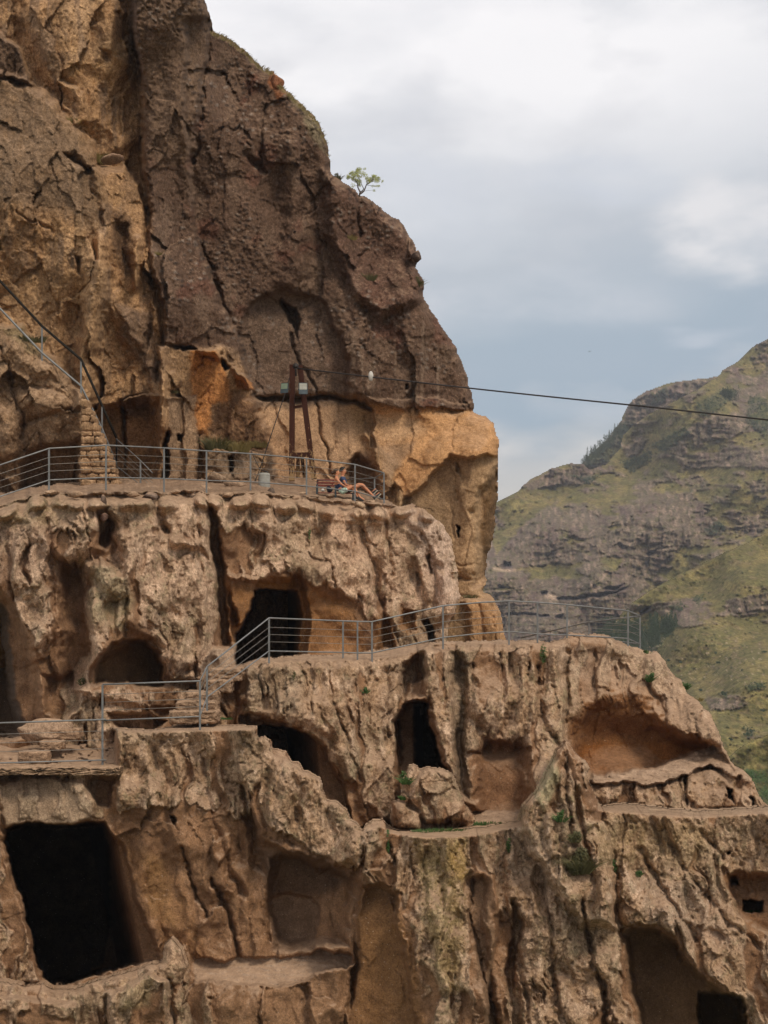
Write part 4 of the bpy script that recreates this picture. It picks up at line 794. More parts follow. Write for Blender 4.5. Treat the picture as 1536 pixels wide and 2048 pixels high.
# ================================================================== things
def pmat(name, c, rough=.6, metal=0., c2=None, sc=8., bump=0., spec=.4):
    m, nt, b = newmat(name); tc = nt.nodes.new('ShaderNodeTexCoord'); v = tc.outputs['Object']
    n = noise(nt, v, sc, 5, .6)
    c2 = c2 or tuple(x * .7 for x in c)
    nt.links.new(mixc(nt, mapr(nt, n, .35, .65), c, c2), b.inputs['Base Color'])
    b.inputs['Roughness'].default_value = rough; b.inputs['Metallic'].default_value = metal; b.inputs['Specular IOR Level'].default_value = spec
    if bump:
        bp = nt.nodes.new('ShaderNodeBump'); bp.inputs['Distance'].default_value = bump; nt.links.new(noise(nt, v, sc * 4, 4), bp.inputs['Height']); nt.links.new(bp.outputs[0], b.inputs['Normal'])
    return m
M_STEEL = pmat('galvanised_paint', (.21, .215, .215), .5, .25, (.15, .15, .145), 5); M_STEELD = pmat('dark_handrail', (.028, .024, .02), .9, 0, spec=.08)
M_WIRE = pmat('steel_wire', (.26, .24, .21), .5, .4); M_CABLE = pmat('black_cable', (.03, .024, .022), .7); M_DRUM = pmat('pale_concrete', (.33, .33, .30), .9, 0, (.24, .23, .2), 4, .01)
M_LEAD = pmat('lamp_housing', (.05, .07, .08), .45, .2); M_GLASS = pmat('lamp_glass', (.26, .25, .21), .3, 0, (.36, .36, .30), 12, 0, .5); M_GLASSG = pmat('lamp_glass_green', (.14, .19, .12), .3, 0, (.17, .22, .15), 12, 0, .5)
M_RED = pmat('red_slat', (.20, .042, .028), .8, 0, (.09, .025, .02)); M_BLACK = pmat('black_cloth', (.012, .014, .024), .9); M_STONE2 = None
M_SKIN = pmat('skin', (.58, .255, .135), .55, 0, (.52, .215, .11), 6, 0, .3); M_NAVY = pmat('navy_cloth', (.022, .032, .085), .9, 0, (.016, .024, .06)); M_BLUE = pmat('blue_shirt', (.05, .075, .15), .9, 0, (.035, .05, .11))
M_MINT = pmat('patterned_shorts', (.62, .70, .62), .9, 0, (.20, .38, .28), 14); M_KHAKI = pmat('khaki_cloth', (.24, .20, .13), .9); M_HAIRB = pmat('brown_hair', (.085, .04, .018), .7, 0, (.05, .024, .012), 20); M_HAIRD = pmat('dark_hair', (.022, .015, .012), .7)
M_SHOE = pmat('dark_shoe', (.05, .05, .05), .8); M_SOLE = pmat('white_sole', (.62, .56, .44), .8); M_WHITE = pmat('off_white', (.55, .52, .47), .8)
# weathered timber: dark red paint, ochre where it has flaked away near the foot
M_TIMB, nt, b = newmat('flaking_timber'); tc = nt.nodes.new('ShaderNodeTexCoord'); mp = nd(nt, 'ShaderNodeMapping'); mp.inputs['Scale'].default_value = (11, 11, 3.2); nt.links.new(tc.outputs['Object'], mp.inputs[0])
n = noise(nt, mp.outputs[0], 1.6, 6, .7); sp_ = nt.nodes.new('ShaderNodeSeparateXYZ'); nt.links.new(tc.outputs['Object'], sp_.inputs[0])
wear = math_(nt, 'ADD', n, mapr(nt, sp_.outputs[2], 0, 3.0, .08, -.26)); fl = mapr(nt, wear, .52, .56)
b.inputs['Specular IOR Level'].default_value = .1; nt.links.new(mixc(nt, fl, mixc(nt, n, (.02, .009, .007), (.075, .026, .015)), (.26, .165, .08)), b.inputs['Base Color']); b.inputs['Roughness'].default_value = .8
M_CUT = rock_mat('cut_stone', bump=.8, dust_amt=.7)

def tag(o, label=None, cat=None, group=None, kind=None):
    if label: o['label'] = label
    if cat: o['category'] = cat
    if group: o['group'] = group
    if kind: o['kind'] = kind
    return o
def thing(name, loc, label, cat, group=None):
    o = bpy.data.objects.new(name, None); o.location = loc; o.empty_display_size = .2; COL.objects.link(o)
    return tag(o, label, cat, group)
def mesh_obj(name, bm, mat, parent=None, smooth=True, tone=None):
    me = bpy.data.meshes.new(name); bmesh.ops.recalc_face_normals(bm, faces=bm.faces[:])
    bm.to_mesh(me); bm.free()
    if parent is not None: me.transform(Matrix.Translation(-_wl(parent)))
    if smooth: me.polygons.foreach_set('use_smooth', [True] * len(me.polygons))
    for m in (mat if isinstance(mat, (list, tuple)) else [mat]): me.materials.append(m)
    if tone is not None:
        at = me.attributes.new('tone', 'FLOAT_COLOR', 'POINT'); at.data.foreach_set('color', list((*tone, .9)) * len(me.vertices))
        at = me.attributes.new('dust', 'FLOAT', 'POINT'); at.data.foreach_set('value', [1.] * len(me.vertices))
    o = bpy.data.objects.new(name, me); COL.objects.link(o)
    if parent is not None: o.parent = parent
    return o
def _wl(o):
    l = Vector((0, 0, 0))
    while o is not None: l = l + o.location; o = o.parent
    return l
def tube(bm, pts, r, n=8, r2=None, cap=True):
    pts = [Vector(p) for p in pts]; rings = []
    up = None
    for i, p in enumerate(pts):
        d = (pts[min(i + 1, len(pts) - 1)] - pts[max(i - 1, 0)]).normalized()
        if up is None: up = d.orthogonal().normalized()
        up = (up - d * up.dot(d)).normalized(); sd = d.cross(up)
        rr = r if r2 is None else r + (r2 - r) * i / (len(pts) - 1)
        rings.append([bm.verts.new(p + (up * math.cos(a) + sd * math.sin(a)) * rr) for a in [2 * math.pi * k / n for k in range(n)]])
    for a, b in zip(rings, rings[1:]):
        for k in range(n): bm.faces.new([a[k], a[(k + 1) % n], b[(k + 1) % n], b[k]])
    if cap: bm.faces.new(rings[0][::-1]); bm.faces.new(rings[-1])
def beam(bm, a, b, w, d, side=Vector((1, 0, 0)), bev=.008):
    a = Vector(a); b = Vector(b); z = (b - a).normalized(); x = (side - z * side.dot(z)).normalized(); y = z.cross(x)
    vs = []
    for p in (a, b):
        for (i, j) in ((-1, -1), (1, -1), (1, 1), (-1, 1)): vs.append(bm.verts.new(p + x * i * w / 2 + y * j * d / 2))
    fs = [bm.faces.new([vs[i] for i in q]) for q in ((0, 3, 2, 1), (4, 5, 6, 7), (0, 1, 5, 4), (1, 2, 6, 5), (2, 3, 7, 6), (3, 0, 4, 7))]
    if bev: bmesh.ops.bevel(bm, geom=list({e for f in fs for e in f.edges}), offset=bev, segments=1, affect='EDGES')
def BM(): return bmesh.new()

# ------------------------------------------------------------------ railings
def railing(label, nodes, mats=None, wires=(.28, .5, .72), rt=.022, foot=.12, group=None, extra=None, bottom=True):
    """nodes: (u, top row, lower-rail row, foot row or None, distance)"""
    P0 = P(nodes[0][0], nodes[0][1], nodes[0][4]); T = thing('railing', (P0.x, P0.y, P0.z - 1), label, 'railing', group)
    mt = M_STEEL
    tops = [P(a, b, y) for a, b, c, d, y in nodes]; bots = [P(a, c, y) for a, b, c, d, y in nodes]
    bm = BM(); tube(bm, tops, rt, 8); mesh_obj('top_rail', bm, mats or mt, T)
    if bottom: bm = BM(); tube(bm, bots, rt * .85, 8); mesh_obj('bottom_rail', bm, mt, T)
    for f in wires:
        bm = BM(); tube(bm, [a.lerp(b, f) + Vector((0, .004, 0)) for a, b in zip(tops, bots)], .0068, 5); mesh_obj('wire', bm, M_WIRE, T)
    for (a, b, c, d, y), t in zip(nodes, tops):
        if d is None: continue
        g = P(a, d, y); g.z -= foot; g.x = t.x
        bm = BM(); beam(bm, (t.x, t.y, g.z), (t.x, t.y, t.z - rt * .5), .05, .04, bev=.004); mesh_obj('post', bm, mt, T, smooth=False)
    if extra: extra(T)
    return T
G_R = 'steel railings along the rock terraces'
railing('grey steel railing along the edge of the upper terrace, in front of the timber tower',
    [(-24, 940, 1003, 1010, 47.5), (0, 930, 993, None, 47.8), (98, 897, 960, 982, 48.8), (212, 890.5, 955, 972, 49.1), (328, 896, 957, 980, 51.5), (413, 902, 961, 984, 53.), (501, 907.5, 963.5, 985, 54.6), (613, 917, 972, 989, 55.6), (710, 929, 982.5, 997, 56.8), (768, 946, 999, 1006, 57.3)], group=G_R)
railing('short grey railing closing the right end of the upper terrace beyond the seated couple',
    [(768, 946, 999, None, 57.32), (749, 956, 996, 990, 60.), (694, 959.5, 992, None, 60.6)], wires=(.35, .65), group=G_R)
railing('dark topped stair railing climbing the rock face at the left edge of the photo',
    [(-30, 528, 585, None, 54.6), (0, 562, 617, None, 54.6), (84, 652, 706, 722, 54.6), (162, 719, 772, 782, 54.6), (204, 811, 858, 862, 54.9), (233, 876, 930, 965, 55.2)], mats=M_STEELD, wires=(), rt=.042, group=G_R)
railing('low steel handrail at the foot of the stairs in front of the cut pillars',
    [(233, 878, 932, 964, 55.2), (281, 921, 970, 972, 54.4), (305, 946, 985, None, 54.)], wires=(.3, .5, .7), rt=.014, group=G_R)
railing('grey railing over the middle terrace, bending up the stone stairs past the cave',
    [(205, 1369, 1441, 1532, 43.9), (400, 1362, 1433, 1452, 44.1), (414, 1333, 1394, 1442, 45.), (538, 1236, 1302, 1318, 47.5), (686, 1242, 1305, 1308, 49.2), (715, 1243, 1306, 1324, 49.3), (744, 1243.5, 1306, 1322, 49.5), (886, 1211.5, 1275, 1290, 49.9), (960, 1205, 1267, None, 50.6), (1018, 1202, 1263, 1284, 51.2), (1075, 1205, 1268, 1286, 51.6), (1134, 1209.5, 1270, 1282, 52), (1256, 1221.5, 1277, 1294, 53), (1280, 1232, 1288, 1300, 53.9)], group=G_R)
railing('far railing behind the middle terrace platform, seen against the valley',
    [(1280, 1232, 1288, None, 53.92), (1178, 1244, 1275, 1270, 57), (1042, 1276, 1300, None, 59)], wires=(.3, .6), group=G_R)
railing('straight grey railing in front of the path at the left edge, below the arched niche',
    [(-30, 1448, 1527, 1540, 43.8), (0, 1446, 1526, None, 43.8), (212, 1439, 1520, None, 43.84)], group=G_R)

# ------------------------------------------------------------------ timber tower
ty = 59.4; pb = P(603, 957, ty); ppm = F / ty
T = thing('timber_tower', pb, 'weathered A shaped timber tower with peeling dark red paint, standing on the upper terrace', 'tower')
def tb(name, a, b, w, d, m=M_TIMB, dy=0):
    bm = BM(); beam(bm, P(*a), P(*b), w, d); return mesh_obj(name, bm, m, T, smooth=False)
tb('leg', (583.6, 962, ty - .3), (584.8, 730, ty), .185, .17); tb('leg', (628, 958, ty - .3), (599.5, 731, ty), .185, .17)
tb('brace', (596, 956, ty + .1), (596, 909, ty + .1), .12, .1); tb('brace', (609, 955, ty + .1), (603, 909, ty + .1), .12, .1)
tb('crossbar', (580, 816, ty - .16), (611, 811, ty - .16), .09, .06); tb('crossbar', (580, 910, ty - .27), (627, 909, ty - .27), .16, .06); tb('top_beam', (583, 740, ty), (603, 740, ty), .12, .12)
bm = BM()
c = P(591.5, 732, ty - .1); n = 20
for (r, w) in ((.10, .03), (.075, .06)):
    ra = [bm.verts.new(c + Vector((r * math.cos(k * 2 * math.pi / n), -w / 2, r * math.sin(k * 2 * math.pi / n)))) for k in range(n)]; rb = [bm.verts.new(x.co + Vector((0, w, 0))) for x in ra]
    bm.faces.new(ra); bm.faces.new(rb[::-1])
    for k in range(n): bm.faces.new([ra[k], rb[k], rb[(k + 1) % n], ra[(k + 1) % n]])
tube(bm, [P(591.5, 727, ty - .1), P(592, 752, ty - .1)], .03, 6)
mesh_obj('pulley', bm, M_CABLE, T)
bm = BM(); beam(bm, P(583, 780, ty - .09), P(589, 780, ty - .09), .06, .02, side=Vector((0, 0, 1))); mesh_obj('bracket', bm, pmat('brass_tag', (.45, .28, .10), .5), T, smooth=False)
def floodlight(u, v, tilt, glass, label, w=.29, h=.37, side=1):
    c = P(u, v, ty - .42); T2 = thing('floodlight', c, label, 'floodlight', 'floodlights on the timber tower')
    R_ = Matrix.Translation(c) @ Matrix.Rotation(tilt, 4, 'Z') @ Matrix.Rotation(math.radians(-10), 4, 'X')
    bm = BM(); bmesh.ops.create_cube(bm, size=1)
    for q in bm.verts:
        q.co = Vector((q.co.x * w * (1 if q.co.y < 0 else .72), q.co.y * .13, q.co.z * h * (1 if q.co.y < 0 else .75)))
    bmesh.ops.bevel(bm, geom=bm.edges[:], offset=.012, segments=2, affect='EDGES')
    for k in range(5):
        mm = bmesh.ops.create_cube(bm, size=1)['verts']
        for q in mm: q.co = Vector((q.co.x * .008 + (-.08 + k * .04), q.co.y * .05 + .08, q.co.z * .2))
    bm.transform(R_); mesh_obj('housing', bm, M_LEAD, T2, smooth=False)
    bm = BM(); bmesh.ops.create_cube(bm, size=1)
    for q in bm.verts: q.co = Vector((q.co.x * w * .82, q.co.y * .012 - .068, q.co.z * h * .52 + h * .16))
    bm.transform(R_); mesh_obj('glass', bm, glass, T2, smooth=False)
    bm = BM(); tube(bm, [c + Vector((-w * .5, .03, 0)), c + Vector((-w * .55, .16, -.02)), c + Vector((w * .5 * 0, .32, -.03)), c + Vector((w * .55, .16, -.02)), c + Vector((w * .5, .03, 0))], .012, 6); mesh_obj('yoke', bm, M_LEAD, T2)
floodlight(570, 777, math.radians(-20), M_GLASSG, 'square floodlight with greenish glass, on the left leg of the timber tower')
floodlight(606, 778, math.radians(8), M_GLASS, 'square floodlight with bright pale glass, on the right leg of the timber tower', .31, .42)

def cable(pts, r, name, label, cat, m=M_CABLE):
    bm = BM(); tube(bm, pts, r, 7); o = mesh_obj(name, bm, m); return tag(o, label, cat)
pts = []
for k in range(33):
    t = k / 32; iy = (1 / 59.3) * (1 - t) + (1 / 45.5) * t; u = 594 + (1720 - 594) * t; v = 736.5 + (860 - 736.5) * t + 2.0 * math.sin(math.pi * min(t * 1.6, 1)) 
    pts.append(P(u, v, 1 / iy))
cable(pts, .024, 'overhead_cable', 'long dark cable running from the timber tower across the sky to the right edge', 'cable')
c = P(741.7, 752.5, 57.0); bm = BM(); bmesh.ops.create_uvsphere(bm, u_segments=14, v_segments=10, radius=1)
for q in bm.verts: q.co = Vector((q.co.x * .085, q.co.y * .085, q.co.z * .17)) + c
tag(mesh_obj('cable_marker', bm, M_WHITE), 'pale oval marker hanging on the overhead cable near the dark cliff', 'marker')
cable([P(584, 738, ty + .1), P(569, 790, ty + .05), P(520, 937, 57.6)], .016, 'guy_rope', 'straight dark guy rope slanting from the tower top down to the concrete drum', 'rope')
cable([P(502, 902, 58.2), P(511, 921, 57.9), P(519.5, 937, 57.5)], .013, 'guy_rope', 'short dark rope from the rocks crossing behind the railing to the drum', 'rope')
cable([P(520, 937, 57.5), P(515, 950, 57.3), P(510, 962, 57.1)], .014, 'guy_rope', 'loose rope end trailing from the left side of the concrete drum', 'rope')
# concrete drum
c = P(528.5, 981, 57.0); T = thing('concrete_drum', c, 'pale ribbed concrete drum standing behind the upper terrace railing', 'drum')
bm = BM(); prof = [(0, .0), (.20, 0), (.205, .05), (.19, .1), (.205, .15), (.19, .22), (.205, .28), (.19, .35), (.2, .42), (.19, .5), (.185, .56), (.15, .575), (0, .57)]; prev = None; n = 20
for (r, z_) in prof:
    ring = [bm.verts.new(c + Vector((r * math.cos(2 * math.pi * k / n), r * math.sin(2 * math.pi * k / n), z_))) for k in range(n)] if r else [bm.verts.new(c + Vector((0, 0, z_)))]
    if prev:
        for k in range(n):
            A = prev[k % len(prev)]; B_ = prev[(k + 1) % len(prev)]; C_ = ring[(k + 1) % len(ring)]; D_ = ring[k % len(ring)]
            f = []; [f.append(x) for x in (A, B_, C_, D_) if x not in f]; bm.faces.new(f)
    prev = ring
mesh_obj('drum', bm, M_DRUM, T); bm = BM(); tube(bm, [c + Vector((-.12, 0, .56)), c + Vector((-.1, 0, .68)), c + Vector((.1, 0, .62)), c + Vector((.12, 0, .56))], .02, 6); mesh_obj('lifting_eye', bm, M_CABLE, T)

# ------------------------------------------------------------------ bench and what lies on it
by = 57.15; T = thing('park_bench', P(668, 998, by), 'low bench with red slats and grey metal frame under the seated couple', 'bench')
for k in range(4): bm = BM(); beam(bm, P(634, 985.5, by - .15 + k * .11), P(708, 987, by - .15 + k * .11), .09, .03, side=Vector((0, 1, 0))); mesh_obj('seat_slat', bm, M_RED, T, smooth=False)
for k, vv_ in enumerate((960, 965.5, 971)): bm = BM(); beam(bm, P(634, vv_, by + .34), P(669, vv_ + .5, by + .34), .065, .025, side=Vector((0, 0, 1))); mesh_obj('back_slat', bm, M_RED, T, smooth=False)
for uu_ in (634, 671, 706):
    bm = BM(); g = P(uu_, 1003, by); t1 = P(uu_, 958, by)
    beam(bm, (g.x, by + .37, g.z), (g.x, by + .37, t1.z if uu_ < 700 else P(0, 988, by).z), .05, .04); beam(bm, (g.x, by - .2, g.z), (g.x, by - .2, P(0, 971 if uu_ < 700 else 986, by).z), .05, .04); beam(bm, (g.x, by - .2, P(0, 988, by).z), (g.x, by + .37, P(0, 987, by).z), .04, .04, side=Vector((0, 0, 1)))
    beam(bm, (g.x, by - .22, P(0, 971, by).z), (g.x, by + .37, P(0, 970, by).z), .04, .04, side=Vector((0, 0, 1))) if uu_ < 700 else None
    mesh_obj('frame', bm, M_LEAD, T, smooth=False)
def blob(name, c, r, m, label, cat, seed=0, grp=None, tone=None, sub=2, jag=.22, kind=None):
    rnd = random.Random(seed); bm = BM(); bmesh.ops.create_icosphere(bm, subdivisions=sub, radius=1)
    dirs = [(Vector((rnd.uniform(-1, 1), rnd.uniform(-1, 1), rnd.uniform(-1, 1))).normalized(), rnd.uniform(.5, .85)) for _ in range(14)]
    for q in bm.verts:
        d = q.co.normalized(); s_ = 1.0
        for nn, lim in dirs:
            t = d.dot(nn)
            if t > 0: s_ = min(s_, lim / t) if t * s_ > lim else s_
        s_ *= 1 + rnd.uniform(-jag, jag) * .16
        q.co = Vector((d.x * r[0], d.y * r[1], d.z * r[2])) * s_ + Vector(c)
    o = mesh_obj(name, bm, m, tone=tone); tag(o, label, cat, grp); return o
blob('bag', P(659.5, 979, by - .05), (.14, .12, .13), M_BLACK, 'dark bag lying on the bench behind the seated woman', 'bag', 5, sub=3, jag=0)
blob('folded_cloth', P(645, 980, by - .1), (.09, .08, .06), M_WHITE, 'small crumpled whitish cloth on the bench beside the dark bag', 'cloth', 6, sub=3)

# ------------------------------------------------------------------ the couple
def skin_mesh(name, joints, edges, mat, parent, sub=2, root=0):
    me = bpy.data.meshes.new(name); me.from_pydata([j[0] for j in joints], edges, []); o = bpy.data.objects.new(name, me); COL.objects.link(o)
    bm = BM(); bm.from_mesh(me); L = bm.verts.layers.skin.verify(); bm.verts.ensure_lookup_table()
    for i, j in enumerate(joints):
        r = j[1]; bm.verts[i][L].radius = (r, r) if not isinstance(r, tuple) else r
        if i == root: bm.verts[i][L].use_root = True
    bm.to_mesh(me); bm.free()
    md = o.modifiers.new('skin', 'SKIN'); md.use_smooth_shade = True; md2 = o.modifiers.new('sub', 'SUBSURF'); md2.levels = md2.render_levels = sub
    dg = bpy.context.evaluated_depsgraph_get(); me2 = bpy.data.meshes.new_from_object(o.evaluated_get(dg)); o.modifiers.clear(); o.data = me2
    me2.name = name
    me2.transform(Matrix.Translation(-_wl(parent))); me2.materials.clear(); me2.materials.append(mat); o.parent = parent
    me2.polygons.foreach_set('use_smooth', [True] * len(me2.polygons))
    return o
def person(J, yc, label, parent_loc, shirt_m, shorts_m, hair_m, bun, topcut, shoe, tone_m):
    T = thing('person', parent_loc, label, 'person', None)
    def p(n, dy=0):
        u, v, y = J[n]; return P(u, v, yc + y + dy)
    jt = []; ed = []; ix = {}
    def add(n, pos, r, to=None):
        jt.append((pos, r)); ix[n] = len(jt) - 1
        if to is not None: ed.append((ix[to], ix[n]))
    k = J['k']
    add('pelvis', p('pelvis'), .125 * k); add('waist', p('waist'), .105 * k, 'pelvis'); add('chest', p('chest'), .13 * k, 'waist'); add('collar', p('collar'), .085 * k, 'chest'); add('neck', p('neck'), .05 * k, 'collar')
    add('skull', p('head') + Vector((.004, 0, -.02)), .096 * k, 'neck'); add('crown', p('head') + Vector((0, 0, .058)), .084 * k, 'skull')
    hd = p('head'); add('nose', hd + Vector((.112, 0, -.015)), .016, 'skull')
    for s_ in (-1, 1):
        a = 'n' if s_ < 0 else 'f'
        add('sh' + a, p('sh' + a), .05 * k, 'collar'); add('el' + a, p('el' + a), .037 * k, 'sh' + a); add('wr' + a, p('wr' + a), .025 * k, 'el' + a)
        w = p('wr' + a); dr = (w - p('el' + a)).normalized(); sd = Vector((0, 1, 0)); dn_ = dr.cross(sd)
        add('palm' + a, w + dr * .06, .026, 'wr' + a)
        for f in range(4):
            b0 = w + dr * .095 + sd * (-.03 + .02 * f); add('fa%s%d' % (a, f), b0, .0105, 'palm' + a); add('fb%s%d' % (a, f), b0 + dr * (.035 + .004 * (f in (1, 2))) + dn_ * .012, .009, 'fa%s%d' % (a, f)); add('fc%s%d' % (a, f), b0 + dr * (.058 + .008 * (f in (1, 2))) + dn_ * .032, .008, 'fb%s%d' % (a, f))
        add('th' + a, w + dr * .05 + sd * .04 * s_ * -1, .011, 'palm' + a); add('ti' + a, w + dr * .085 + sd * .06 * s_ * -1 + dn_ * .01, .009, 'th' + a)
        add('hip' + a, p('hip' + a), .095 * k, 'pelvis'); add('kn' + a, p('kn' + a), .06 * k, 'hip' + a)
        q = p('kn' + a).lerp(p('an' + a), .35); q.z -= .012; add('ca' + a, q, .055 * k, 'kn' + a); add('an' + a, p('an' + a), .034 * k, 'ca' + a)
        add('ft' + a, p('an' + a).lerp(p('to' + a), .6), .036 * k, 'an' + a); add('to' + a, p('to' + a), .028 * k, 'ft' + a)
    skin_mesh('body', jt, ed, tone_m, T)
    # clothes
    c = p('chest'); w = p('waist'); pl = p('pelvis'); co = p('collar')
    if topcut == 'shirt':
        g = [(pl.lerp(w, .3), .138 * k), (w, .125 * k), (c, .152 * k), (co, .10 * k), (p('shn'), .07 * k), (p('shn').lerp(p('eln'), .45), .055 * k), (p('shf'), .07 * k), (p('shf').lerp(p('elf'), .45), .055 * k)]
        skin_mesh('shirt', g, [(0, 1), (1, 2), (2, 3), (3, 4), (4, 5), (3, 6), (6, 7)], shirt_m, T)
    else:
        g = [(pl.lerp(w, .1), .146 * k), (w, .13 * k), (w.lerp(c, .9), .152 * k)]
        skin_mesh('vest_top', g, [(0, 1), (1, 2)], shirt_m, T)
    g = [(pl.lerp(w, .35), .132 * k), (pl, .145 * k), (p('hipn'), .118 * k), (p('hipn').lerp(p('knn'), J['sl']), .098 * k), (p('hipf'), .118 * k), (p('hipf').lerp(p('knf'), J['sl']), .098 * k)]
    skin_mesh('shorts', g, [(0, 1), (1, 2), (2, 3), (1, 4), (4, 5)], shorts_m, T, root=1)
    # hair, ears, eyes, mouth
    bm = BM(); bmesh.ops.create_icosphere(bm, subdivisions=4, radius=1)
    rnd = random.Random(3)
    dead = [q for q in bm.verts if (q.co.x > .45 and q.co.z < .55) or q.co.z < -.45 - (.25 if bun else 0) or (q.co.x > .1 and q.co.z < .05)]
    bmesh.ops.delete(bm, geom=dead, context='VERTS')
    for q in bm.verts: q.co = Vector((q.co.x * .118, q.co.y * .098, q.co.z * .112)) * (1 + rnd.uniform(-.05, .05)) * k ** .5 + hd + Vector((-.012, 0, .028))
    mesh_obj('hair', bm, hair_m, T)
    if bun:
        bm = BM(); bmesh.ops.create_icosphere(bm, subdivisions=3, radius=.062)
        for q in bm.verts: q.co = q.co * (1 + rnd.uniform(-.1, .1)) + hd + Vector((-.135, 0, -.005))
        mesh_obj('hair_bun', bm, hair_m, T)
    for s_ in (-1, 1):
        bm = BM(); bmesh.ops.create_icosphere(bm, subdivisions=2, radius=1)
        for q in bm.verts: q.co = Vector((q.co.x * .018, q.co.y * .009, q.co.z * .03)) + hd + Vector((-.005, .09 * s_, -.01))
        mesh_obj('ear', bm, tone_m, T)
        bm = BM(); bmesh.ops.create_icosphere(bm, subdivisions=2, radius=.009); bm.transform(Matrix.Translation(hd + Vector((.088, .036 * s_, .014)))); mesh_obj('eye', bm, M_HAIRD, T)
    bm = BM(); bmesh.ops.create_icosphere(bm, subdivisions=2, radius=1)
    for q in bm.verts: q.co = Vector((q.co.x * .01, q.co.y * .024, q.co.z * .006)) + hd + Vector((.088, 0, -.055))
    mesh_obj('mouth', bm, pmat('lips', (.33, .12, .09), .6), T)
    for a in 'nf':
        A = p('an' + a); B_ = p('to' + a); d = (B_ - A).normalized(); up = Vector((0, 1, 0)).cross(d); 
        if up.dot(P(0, 0, 1) * 0 + (p('kn' + a) - A)) < 0: up = -up
        side = Vector((0, 1, 0)); base = A - d * .055 - up * .02
        def shoe_mesh(lo, hi, grow, L=.29):
            bm = BM(); prev = None
            for i in range(9):
                t = i / 8; wd = (.036 + .016 * math.sin(math.pi * min(1, t * .75 + .2))) * (1 if t < .9 else .75) + grow
                hh = hi * (1 - .62 * t) if hi > .03 else hi
                c0 = base + d * (L * t)
                ring = [c0 - side * wd + up * lo, c0 + side * wd + up * lo, c0 + side * wd * .8 + up * (lo + hh), c0 - side * wd * .8 + up * (lo + hh)]
                ring = [bm.verts.new(x) for x in ring]
                if prev:
                    for m_ in range(4): bm.faces.new([prev[m_], prev[(m_ + 1) % 4], ring[(m_ + 1) % 4], ring[m_]])
                else: bm.faces.new(ring[::-1])
                prev = ring
            bm.faces.new(prev); return bm
        o = mesh_obj('shoe', shoe_mesh(-.035, .095 if shoe == 'shoe' else .05, .004), M_SHOE, T)
        b2 = shoe_mesh(-.062, .026, .008); me_o = mesh_obj('sole', b2, M_SOLE if shoe == 'shoe' else M_SHOE, None); me_o.data.transform(Matrix.Translation(-T.location)); me_o.parent = o
    return T
man = dict(k=1.02, sl=.62, head=(686.3, 941.8, 0), neck=(684.8, 952, 0), collar=(684.5, 956.5, 0), chest=(685.5, 964, 0), waist=(688, 974, 0), pelvis=(690.5, 981.5, 0), shn=(685.5, 957.5, -.18), shf=(684.5, 957.5, .18), eln=(692, 970, -.24), elf=(690, 971, .24),
    wrn=(703, 972.5, -.14), wrf=(702, 973, .14), hipn=(693, 981.5, -.1), hipf=(693, 981.5, .1), knn=(724, 968.5, -.1), knf=(720, 968, .14), ann=(749, 994.5, -.12), anf=(742, 987, .12), ton=(759, 985, -.12), tof=(752.5, 977.5, .12))
person(man, 57.42, 'dark haired man in blue shirt sitting with legs stretched out, soles showing', P(690, 998, 57.42), M_BLUE, M_KHAKI, M_HAIRD, False, 'shirt', 'shoe', M_SKIN)
wom = dict(k=.9, sl=.5, head=(673.6, 944.6, 0), neck=(673, 953.5, 0), collar=(672.5, 957, 0), chest=(674, 965, 0), waist=(677.5, 975, 0), pelvis=(682, 982.5, 0), shn=(673.2, 958, -.15), shf=(673, 958, .15), eln=(683, 968.5, -.2), elf=(682, 969, .2),
    wrn=(694, 974.8, -.12), wrf=(693, 974.8, .1), hipn=(685, 983, -.09), hipf=(685, 983, .09), knn=(707, 972.5, -.08), knf=(702.5, 971, .12), ann=(719.5, 994, -.08), anf=(714, 993, .12), ton=(729, 1000, -.09), tof=(724, 998, .12))
person(wom, 57.0, 'woman with brown bun, navy strapless top and pale patterned shorts, leaning on the man', P(682, 998, 57.0), M_NAVY, M_MINT, M_HAIRB, True, 'top', 'sandal', M_SKIN)

# ------------------------------------------------------------------ masonry, slab, steps, loose stones
def rough_box(bm, lo, hi, rnd, j=.02, seg=3):
    lo = Vector(lo); hi = Vector(hi); b2 = bmesh.new(); bmesh.ops.create_cube(b2, size=1); bmesh.ops.subdivide_edges(b2, edges=b2.edges[:], cuts=seg, use_grid_fill=True)
    for q in b2.verts:
        t = q.co.copy(); m = sorted([abs(t.x), abs(t.y), abs(t.z)])
        rd = .5 - .018 * ((m[1] > .49) + (m[0] > .49))
        q.co = Vector([lo[i] + (hi[i] - lo[i]) * (.5 + t[i] / .5 * rd) + rnd.uniform(-j, j) for i in range(3)])
    m = bpy.data.meshes.new('tmp'); b2.to_mesh(m); b2.free(); bm.from_mesh(m); bpy.data.meshes.remove(m)
rnd = random.Random(12); T = thing('stone_pillar', P(195, 968, 53.4), 'wedge of stacked sandstone blocks supporting the stairs behind the upper railing', 'masonry')
bm = BM(); v_ = 972.
while v_ > 800:
    hgt = rnd.uniform(9, 19); r_ = np.interp(v_ - hgt, [797, 849, 885, 947, 972], [174, 196, 212, 235, 240]); u_ = 161 + rnd.uniform(-1, 1)
    while u_ < r_ - 4:
        wd = min(rnd.uniform(12, 40), r_ - u_); yy = 53.25 + rnd.uniform(-.05, .05)
        a = P(u_, v_, yy); b = P(u_ + wd - 1, v_ - hgt + .9, yy); rough_box(bm, (a.x, yy, a.z), (b.x, yy + 1.0, b.z), rnd, .022); u_ += wd
    v_ -= hgt
mesh_obj('courses', bm, M_CUT, T, tone=(.32, .215, .13))
bm = BM(); a = P(164, 972, 53.32); b = P(176, 802, 53.32)
